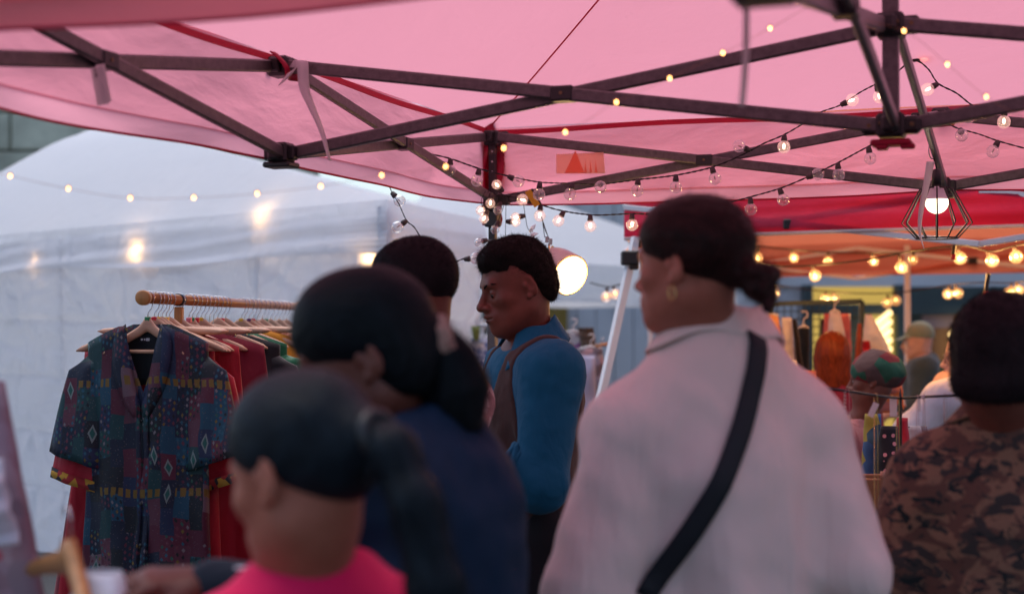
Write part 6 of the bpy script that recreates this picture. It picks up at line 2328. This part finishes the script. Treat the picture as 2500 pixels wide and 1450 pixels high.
for k in range(12):
    a_ = 2 * math.pi * (k + .5) / 12; c_, s_ = math.cos(a_), math.sin(a_)
    mb2 = MB(); mb2.tube([Vector((.014 * c_, .014 * s_, LZ(458))), Vector((.040 * c_, .040 * s_, LZ(460))), Vector((.046 * c_, .046 * s_, LZ(463))), Vector((.096 * c_, .096 * s_, LZ(545))), Vector((.057 * c_, .057 * s_, LZ(582)))], .0023, 6)
    mb2.build('cage_wire', M_CABLE, t_, True)
for rr, y in ((.057, 582),):
    mb = MB(); mb.tube([Vector((rr * math.cos(a_), rr * math.sin(a_), LZ(y))) for a_ in np.linspace(0, 2 * math.pi, 30, endpoint=False)], .0024, 6, closed=True); mb.build('cage_ring', M_CABLE, t_, True)
mb = MB(); mb.tube([Vector((0, 0, LZ(412))), P(2276, 370, dL) - org, P(2262, 300, 4.3) - org], .002, 6); mb.build('flex', M_CABLE, t_, True)
mb = MB(); c_ = P(2276, 366, dL) - org
mb.tube([c_ + Vector((.010 * math.cos(a_), 0, .026 * math.sin(a_))) for a_ in np.linspace(0, 2 * math.pi, 18, endpoint=False)], .0016, 6, closed=True); mb.build('carabiner', M_CHROME, t_, True)
pl = bpy.data.lights.new('cage_lamp_light', 'POINT'); pl.energy = 0.6; pl.color = (1, .8, .55); pl.shadow_soft_size = .035
po = bpy.data.objects.new('lamp_light', pl); col.objects.link(po); po.parent = t_; po.location = (0, 0, LZ(505) - .035)

# ---- round white shaded lamp -------------------------------------------------------
dS = 4.75
org = P(1392, 672, dS)
t_ = thing('spot_lamp', 'round white shaded lamp switched on beside the curly haired man', 'lamp', org)
nrm = Vector((.55, -.75, -.36)).normalized(); up = nrm.orthogonal().normalized(); q = Matrix((up, nrm.cross(up), nrm)).transposed()
rr = .066
mb = MB(); mb.lathe([(rr, 0.0), (rr * 1.01, -.02), (rr * .99, -.07), (rr * .90, -.10), (rr * .55, -.125), (.02, -.135)], (0, 0, 0), 32, q, cap=False); thick(mb.build('shade', mat('white_enamel_shade', (.72, .62, .60), rough=.3, trans=.25), t_, True), .003)
mb = MB(); mb.lathe([(rr * .955, -.006), (.0005, .004)], (0, 0, 0), 32, q); mb.build('diffuser', emit('warm_white_diffuser', (1, .80, .60), .95), t_, True)
mb = MB(); mb.tube([q @ Vector((rr * 1.005 * math.cos(a_), rr * 1.005 * math.sin(a_), .001)) for a_ in np.linspace(0, 2 * math.pi, 36, endpoint=False)], .0022, 6, closed=True); mb.build('rim', M_GOLD, t_, True)
mb = MB(); mb.tube([q @ Vector((0, 0, -.13)), q @ Vector((0, 0, -.17)), P(1240, 640, 5.05) - org], .009, 8); mb.build('arm', M_CWHITE, t_, True)
sp = bpy.data.lights.new('spot_lamp_light', 'POINT'); sp.energy = 2.2; sp.color = (1, .62, .25); sp.shadow_soft_size = .05
so_ = bpy.data.objects.new('lamp_light', sp); col.objects.link(so_); so_.parent = t_; so_.location = nrm * .06

# ---- bulbs in the red tent -----------------------------------------------------------
def amber_string(label, path, bl, d0, d1, light_every=2, r=.026):
    root = string(label, path, [(a, b, 1) for a, b in bl], d0, d1, True, r, False, .004, 'amber festoon strings in the red tent')
    xs = [p[0] for p in path]; lo, hi = min(xs), max(xs)
    for k, (a, b) in enumerate(bl):
        if k % light_every == 0:
            l = bpy.data.lights.new('festoon_light', 'POINT'); l.energy = 2.0; l.color = (1, .50, .15); l.shadow_soft_size = .03
            d = d0 + (d1 - d0) * (a[0] - lo) / (hi - lo)
            o = bpy.data.objects.new('bulb_light', l); col.objects.link(o); o.parent = root; o.location = P(b[0], b[1] + 8, d - .05) - Vector(root.location)
    return root
amber_string('front row of amber bulbs on a dark cable under the orange lit ceiling',
             [(1800, 640), (1850, 600), (1862, 646), (1990, 648), (2130, 632), (2235, 612), (2350, 600), (2420, 614), (2480, 600), (2560, 590)],
             [((1848, 606), (1848, 628)), ((1983, 647), (1990, 673)), ((2195, 622), (2201, 653)), ((2338, 604), (2343, 628)), ((2410, 612), (2421, 634)), ((2476, 600), (2479, 616))], 6.9, 5.9, 1, .028)
amber_string('middle row of smaller amber bulbs deeper in the red tent',
             [(1850, 600), (1930, 610), (2022, 616), (2130, 618), (2228, 616), (2330, 606)],
             [((1932, 610), (1938, 629)), ((2022, 616), (2022, 636)), ((2128, 618), (2133, 637)), ((2230, 612), (2229, 635))], 8.0, 7.6, 2, .026)
amber_string('back row of paired amber bulbs along the rear edge of the red tent',
             [(1790, 680), (1850, 690), (1885, 695), (2020, 712), (2170, 716), (2320, 696), (2400, 690), (2480, 690), (2600, 670)],
             [((1868, 678), (1866, 694)), ((1888, 696), (1891, 712)), ((2016, 712), (2015, 728)), ((2034, 712), (2037, 728)), ((2168, 720), (2166, 738)), ((2182, 714), (2186, 729)),
              ((2318, 698), (2315, 714)), ((2332, 696), (2337, 711)), ((2470, 694), (2465, 712)), ((2480, 688), (2485, 702))], 9.3, 8.0, 3, .030)
string('two lit bulbs on a wire left of the leaning white leg', [(1440, 690), (1480, 700), (1500, 698), (1530, 690)], [((1482, 702), (1480, 724), 1), ((1498, 698), (1502, 716), 1)], 8.5, 8.5, True, .030, False, .004)
for lab, x, y in (('black spring clamp with red tips on the festoon cable behind the cage lamp', 2330, 600), ('black spring clamp with red tips on the far festoon cable', 2410, 690)):
    org = P(x, y, 5.9)
    c_ = thing('spring_clamp', lab, 'clamp', org)
    mb = MB(); mb.box((0, 0, 0), (.014, .02, .075), rotm(0, .15, 0), bev=.004); mb.build('clamp_body', M_BLACKP, c_)
    mb = MB(); mb.box((-.004, 0, -.045), (.018, .02, .022), bev=.004); mb.build('clamp_tip', M_RED, c_)

# ================================================================ STALL GOODS BEHIND
M_CHECK = None
def checker(name, c1, c2, c3, scale):
    t = NT(name)
    oc = t.n('ShaderNodeMapping', {'Vector': t.coord('Object'), 'Rotation': (0, .6, 0)}).outputs[0]
    ch = t.n('ShaderNodeTexChecker', {'Vector': oc, 'Color1': L4(c1), 'Color2': L4(c2), 'Scale': scale})
    ch2 = t.n('ShaderNodeTexChecker', {'Vector': oc, 'Color1': (0, 0, 0, 1), 'Color2': (1, 1, 1, 1), 'Scale': scale * .5})
    c = t.mix(t.math('MULTIPLY', ch2.outputs[0], .4), ch.outputs[0], L4(c3))
    return t.finish(t.n('ShaderNodeBsdfPrincipled', {'Base Color': c, 'Roughness': .8}))
M_CHECK = checker('orange_pink_check', (.62, .18, .14), (.65, .34, .20), (.60, .22, .02), 11)
M_GING = checker('blue_gingham', (.10, .16, .36), (.55, .56, .66), (.3, .34, .5), 30)
M_STRIPE = patch_mat('red_white_stripe', [(.50, .08, .09), (.70, .60, .60), (.55, .14, .14)], 4)
M_LBLUE = cloth_mat('pale_blue_denim', (.16, .24, .38))
M_MULTI = patch_mat('bright_floral_print', [(.55, .12, .05), (.02, .12, .06), (.60, .52, .50), (.12, .10, .35), (.55, .30, .30)], 26)
M_BW = patch_mat('black_white_print', [(.02, .02, .03), (.55, .52, .56), (.14, .10, .12), (.35, .33, .36), (.20, .08, .22)], 24)
M_POLKA = None
def polka():
    t = NT('black_polka_dot_cotton')
    vo = t.n('ShaderNodeTexVoronoi', {'Vector': t.coord('Object'), 'Scale': 34.0, 'Randomness': .45})
    c = t.mix(t.math('LESS_THAN', vo.outputs[0], .22), (.010, .010, .016, 1), (.62, .26, .28, 1))
    return t.finish(t.n('ShaderNodeBsdfPrincipled', {'Base Color': c, 'Roughness': .8}))
M_POLKA = polka()
drape('checked_shirt', 'orange and pink checked shirt on a white hanger behind the woman in cream', 'shirt', (1812, 1900, 768), (1790, 1912, 900), 7.2, M_CHECK, 2, hooks=M_CWHITE)
drape('white_scarf', 'long white scarf hanging beside the checked shirt', 'scarf', (1908, 1932, 775), (1912, 1945, 935), 7.3, M_WHITE, 3, th=.02)
drape('pale_blouse', 'pale grey printed blouse hanging under the white scarf', 'blouse', (1900, 1925, 800), (1850, 1960, 930), 7.5, M_LBLUE, 4)
drape('black_scarf', 'black scarf hanging right of the white scarf', 'scarf', (1934, 1944, 780), (1950, 1968, 960), 7.25, M_BLK, 5, th=.015)
drape('striped_top', 'red top with white stripes hanging above the copper red bob', 'top', (2012, 2076, 766), (2008, 2078, 900), 7.6, M_STRIPE, 6)
drape('white_skirt', 'white pleated cloth draped over the striped red top', 'skirt', (2026, 2050, 762), (2020, 2068, 850), 7.5, M_WHITE, 7, th=.03, hooks=M_CWHITE)
drape('white_dress', 'flared white dress with red hem patch hanging in front of the lit window', 'dress', (2112, 2126, 768), (2104, 2200, 920), 7.3, M_WHITE, 8, fold=.02)
drape('red_scarf', 'small red cloth tucked under the flared white dress', 'scarf', (2106, 2122, 832), (2108, 2130, 870), 7.25, M_CRIM, 9, th=.02)
drape('floral_dress', 'bright floral dress hanging below the flared white dress', 'dress', (2120, 2180, 868), (2100, 2212, 985), 7.15, M_MULTI, 10)
drape('dark_jacket', 'black jacket sleeve hanging beside the wire grid panel', 'jacket', (2004, 2014, 780), (2000, 2016, 900), 7.7, M_BLK, 11, th=.02)
drape('rust_scarf', 'narrow rust coloured scarf left of the black post', 'scarf', (2094, 2102, 790), (2084, 2106, 900), 7.4, cloth_mat('rust_cotton', (.35, .08, .04)), 12, th=.02)
drape('polka_dot_dress', 'black dress with pink polka dots behind the necklaces', 'dress', (2150, 2190, 1040), (2128, 2206, 1230), 4.6, M_POLKA, 13)
drape('blue_dress', 'blue patterned dress left of the polka dot dress', 'dress', (2112, 2150, 1010), (2102, 2150, 1230), 4.75, patch_mat('blue_yellow_print', [(.02, .05, .16), (.03, .08, .20), (.25, .2, .03), (.02, .06, .10)], 16), 14)
drape('red_dress', 'red dress with pale edge right of the polka dot dress', 'dress', (2190, 2215, 1020), (2194, 2232, 1230), 4.7, M_CRIM, 15)
drape('printed_blouse', 'dark blouse with white flowers between the red dress and the camouflage shirt', 'blouse', (2218, 2262, 1040), (2215, 2275, 1240), 4.8, M_BW, 16)

drape('rose_blouse', 'dusty rose blouse hanging low behind the shoulder of the woman in cream', 'blouse', (1958, 1992, 905), (1950, 1998, 1060), 6.6, M_ROSE, 31)
drape('green_print_shirt', 'green and orange printed shirt below the bright floral dress', 'shirt', (2150, 2196, 900), (2140, 2205, 1010), 6.2, patch_mat('green_orange_print', [(.02, .14, .06), (.45, .12, .03), (.04, .05, .04), (.30, .10, .08)], 24), 32)
drape('lilac_print_skirt', 'lilac printed skirt at the foot of the white scarf', 'skirt', (1900, 1944, 880), (1895, 1955, 1010), 6.9, patch_mat('lilac_white_print', [(.35, .30, .50), (.60, .56, .62), (.10, .08, .16), (.40, .34, .50)], 24), 33)
drape('navy_cardigan', 'navy cardigan hanging just left of the copper red bob', 'cardigan', (1950, 1974, 800), (1946, 1978, 930), 7.4, M_NAVYK, 34, hooks=M_CWHITE)
drape('teal_shirt', 'teal shirt hanging right of the slate blue tee', 'shirt', (2296, 2322, 880), (2290, 2330, 1010), 7.8, cloth_mat('teal_cotton', (.02, .10, .10)), 35)
# wire grid panel and post
org = P(1922, 800, 8.2)
t_ = thing('grid_panel', 'dark framed wire grid display panel behind the white scarf', 'display rack', (org.x, org.y, 0))
def gp(x, y): return P(x, y, 8.2) - Vector(t_.location)
for a, b in (((1880, 742), (1880, 1400)), ((2104, 735), (2104, 1400)), ((1880, 742), (2104, 735)), ((1880, 1200), (2104, 1200))):
    mb = MB(); mb.bar(gp(*a), gp(*b), .025, .025, up=(0, 1, 0)); mb.build('frame_bar', M_DGREEN, t_)
for k in range(1, 13):
    x = 1880 + k * 17.2; mb = MB(); mb.tube([gp(x, 742), gp(x, 1200)], .003, 5); mb.build('grid_wire', M_DGREEN, t_)
for k in range(1, 24):
    y = 742 + k * 19; mb = MB(); mb.tube([gp(1880, y), gp(2104, y - 3)], .003, 5); mb.build('grid_wire', M_DGREEN, t_)
# centre rack far behind with white hangers
d_ = 9.0
org = P(1170, 800, d_); org.z = 0
t_ = thing('far_clothes_rack', 'metal clothes rack with white hangers seen between the two men', 'clothes rack', org)
mb = MB(); mb.tube([P(1108, 794, d_) - org, P(1235, 794, d_) - org], .012, 8); mb.build('rail', M_CHROME, t_, True)
for x in (1108, 1235):
    mb = MB(); q_ = P(x, 794, d_) - org; mb.tube([q_, Vector((q_.x, q_.y, 0.02))], .012, 8); mb.build('post', M_CHROME, t_, True)
for k in range(9):
    o_ = P(1120 + k * 12, 794, d_)
    h = thing('clothes_hanger', 'white plastic hanger on the far rack, %s from the left' % ords[k], 'hanger', o_, R(80), 'white hangers on the far clothes rack')
    mb = MB(); mb.tube(catmull([Vector((-.02, 0, .0)), Vector((-.012, 0, .03)), Vector((.012, 0, .03)), Vector((.02, 0, .0)), Vector((0, 0, -.03)), Vector((0, 0, -.06))], 3), .0042, 6); mb.build('hook', M_CWHITE, h, True); h.rotation_euler = (0, 0, R(rnd.uniform(20, 80)))
    mb = MB(); mb.tube([Vector((0, 0, -.055)), Vector((.20, 0, -.12)), Vector((-.20, 0, -.12)), Vector((0, 0, -.055))], .008, 6); mb.build('shoulder_bow', M_CWHITE, h, True)
drape('gingham_shirt', 'blue gingham shirt hanging on the far rack', 'shirt', (1118, 1192, 826), (1112, 1196, 1030), 8.9, M_GING, 17)
drape('green_scarf', 'olive green scarf over the far rack rail', 'scarf', (1150, 1172, 796), (1156, 1170, 826), 8.85, cloth_mat('olive_cloth', (.16, .20, .05)), 18, th=.02)
drape('pale_jeans', 'pale blue jeans hanging just right of the tent leg', 'jeans', (1198, 1226, 800), (1196, 1232, 1060), 8.9, M_LBLUE, 19)
drape('black_white_blouse', 'black and white printed blouse left of the leaning white leg', 'blouse', (1375, 1425, 812), (1362, 1440, 1010), 8.8, M_BW, 20, hooks=M_CWHITE)
drape('grey_print_dress', 'grey printed dress on the rack behind the man in blue', 'dress', (1415, 1470, 850), (1400, 1490, 1060), 8.6, patch_mat('grey_pink_print', [(.30, .28, .33), (.12, .10, .13), (.40, .25, .28), (.2, .2, .3)], 22), 21, hooks=M_CWHITE)
drape('lilac_shirt', 'pale lilac shirt low behind the shoulder of the man in blue', 'shirt', (1416, 1452, 868), (1408, 1460, 1060), 8.4, cloth_mat('pale_lilac_cotton', (.40, .42, .60)), 22)
drape('brown_fur_collar', 'brown fluffy garment on top of the rack behind the man in blue', 'garment', (1412, 1448, 800), (1418, 1456, 850), 8.7, cloth_mat('brown_fluffy_wool', (.10, .065, .045), fold=1.5, scale=40), 23)
org = P(1468, 842, 8.5); t_ = thing('wooden_hanger', 'orange wooden hanger end poking out beside the leaning white leg', 'hanger', org)
mb = MB(); mb.tube([Vector((-.035, 0, -.008)), Vector((0, 0, 0)), Vector((.045, 0, .006))], .010, 8); mb.build('shoulder_bow', M_WOOD, t_, True)
mb = MB(); mb.tube([Vector((0, 0, .005)), Vector((0, 0, .03)), Vector((.012, 0, .04))], .003, 6); mb.build('hook', M_CHROME, t_, True)

# ================================================================ NECKLACE STAND
dN = 3.5
org = P(2198, 1200, dN); org.z = 0
zt = P(2198, 1195, dN).z
t_ = thing('necklace_stand', 'black metal necklace stand with crossing arms beside the camouflage shirt', 'jewellery stand', (org.x, org.y, 0))
def np_(x, y, d=dN): return P(x, y, d) - Vector(t_.location)
mb = MB(); mb.tube([Vector((0, 0, .93)), np_(2198, 1000), np_(2198, 975), np_(2198, 948)], [.0042, .0042, .0046, .0012], 8); mb.build('pole', M_BLACKP, t_, True)
mb = MB(); mb.tube([np_(1990, 944, 3.25), np_(2080, 956, 3.34), np_(2150, 967, 3.43), np_(2198, 972)], .0032, 8); mb.build('arm', M_BLACKP, t_, True)
mb = MB(); mb.tube([np_(2198, 972), np_(2260, 968, 3.42), np_(2345, 965, 3.3)], .0032, 8); mb.build('arm', M_BLACKP, t_, True)
mb = MB(); mb.lathe([(.09, .925), (.09, .94), (.01, .945)], (0, 0, 0), 20); mb.build('stand_foot', M_BLACKP, t_, True)


def chain(x, y0, y1, d, m, gap=.007, bead=.0016, step=.006, label=None, tagxy=None, tagm=None, tagsz=(.018, .045)):
    o_ = P(x, y0, d)
    n_ = thing('necklace', label, 'necklace', o_, 0, None)
    L_ = (P(x, y0, d) - P(x, y1, d)).z
    mb = MB(); mb.tube([Vector((-gap / 2, 0, 0)), Vector((-gap / 4, 0, .006)), Vector((gap / 4, 0, .006)), Vector((gap / 2, 0, 0)), Vector((gap / 2 + .001, 0, -L_ * .95)), Vector((0, 0, -L_)), Vector((-gap / 2 - .001, 0, -L_ * .95)), Vector((-gap / 2, 0, 0))], .0007, 4); mb.build('chain', m, n_, True)
    k = int(L_ / step)
    mb = MB()
    for i in range(k):
        mb.ball((-gap / 2, 0, -i * step), bead, 5, 4)
    mb.build('beads', m, n_, True)['kind'] = 'stuff'
    if tagxy:
        mb = MB(); c_ = P(tagxy[0], tagxy[1], d - .01) - o_
        mb.box(c_, (tagsz[0], .0012, tagsz[1]), rotm(0, R(tagxy[2]), 0), bev=.003); mb.build('price_tag', tagm or M_WEB, n_)
    return n_
M_SILV = mat('antique_silver', (.45, .33, .32), rough=.3, metal=.9)
M_CLT = clear_glass('frosted_plastic_tag', body=.55)
chain(2068, 958, 1030, 3.32, M_SILV, .010, .0035, .008, 'chunky link necklace at the left end of the stand arm')
chain(2138, 966, 1268, 3.41, M_GOLD, .007, .0016, .006, 'long gold chain with white paper tag on the left arm', (2132, 1000, 25), M_WEB, (.014, .034))
chain(2192, 972, 1120, 3.49, M_GOLD, .006, .0012, .006, 'gold chain hanging next to the black pole', (2181, 995, 0), M_CLT, (.017, .042))
chain(2240, 970, 1080, 3.45, M_SILV, .004, .001, .006, 'fine silver chain just right of the black pole', (2244, 985, 0), M_CLT, (.008, .036))
chain(2256, 968, 1060, 3.43, M_SILV, .003, .001, .006, 'fine silver chain with small white diamond shaped tag', (2255, 970, 45), M_WEB, (.010, .010))
chain(2308, 966, 1040, 3.36, M_SILV, .005, .002, .007, 'pinkish bead necklace next to the camouflage shirt')
# tray and table
M_TRAY = mat('light_wood_tray', (.30, .14, .06), rough=.5, var=.2, vs=4, stretch=(2, 14, 14))
org = P(2155, 1330, 3.75); zt_ = P(2155, 1168, 3.75).z
t_ = thing('jewellery_box', 'upright wooden jewellery box behind the long gold chain', 'box', (org.x, org.y, .955))
hgt = zt_ - .955
mb = MB(); mb.box((.03, 0, hgt / 2), (.22, .012, hgt), bev=.003); mb.build('front_board', M_TRAY, t_)
mb = MB(); mb.box((.03, .12, hgt / 2), (.22, .012, hgt), bev=.003); mb.build('back_board', M_TRAY, t_)
for sx in (-.074, .134):
    mb = MB(); mb.box((sx, .06, hgt / 2), (.012, .108, hgt), bev=.003); mb.build('side_board', M_TRAY, t_)
mb = MB(); mb.tube([Vector((.0, -.002, hgt)), Vector((.0, -.002, hgt + .018))], .006, 8); mb.build('peg', M_HWOOD, t_, True)
org = P(2230, 1440, 3.55)
t_ = thing('display_table', 'black cloth covered display table under the necklace stand', 'table', (org.x, org.y, 0))
mb = MB(); mb.box((0, .1, .93), (1.2, .8, .03), bev=.005); mb.build('table_top', M_TRAY, t_)
for sx in (-.55, .55):
    for sy in (-.25, .45):
        mb = MB(); mb.box((sx, sy, .457), (.04, .04, .914)); mb.build('leg', M_STEEL, t_)
mb = MB()
def tcl(u, v):
    x = (u - .5) * 1.22; s_ = v * 1.5
    if s_ < .25: return Vector((x, -.31 - .01 * math.sin(x * 20), .95 - (.25 - s_) * 2.2))
    return Vector((x, -.31 + (s_ - .25) * .66, .9475 + .001 * math.sin(x * 15)))
mb.grid(tcl, 40, 20); thick(mb.build('tablecloth', M_BLK, t_, True), .002)
for k, (x, y, lab) in enumerate(((2068, 1418, 'small black jewellery card with pink price tag left of the sleeve'), (2092, 1408, 'small black earring card with folded price tag next to the camouflage sleeve'))):
    c_ = thing('jewellery_card', lab, 'card', P(x, y + 20, 3.3), 0)
    mb = MB(); mb.box((0, 0, -.02), (.030, .002, .045), rotm(.2, 0, 0)); mb.build('card', M_BLACKP, c_)
    mb = MB(); mb.box((.004, -.006, .008), (.012, .001, .016), rotm(.2, R(15), 0)); mb.build('price_tag', M_WEB, c_)
    mb = MB(); mb.box((0, .02, -.055), (.05, .05, .05), bev=.003); mb.build('card_block', M_TRAY, c_)
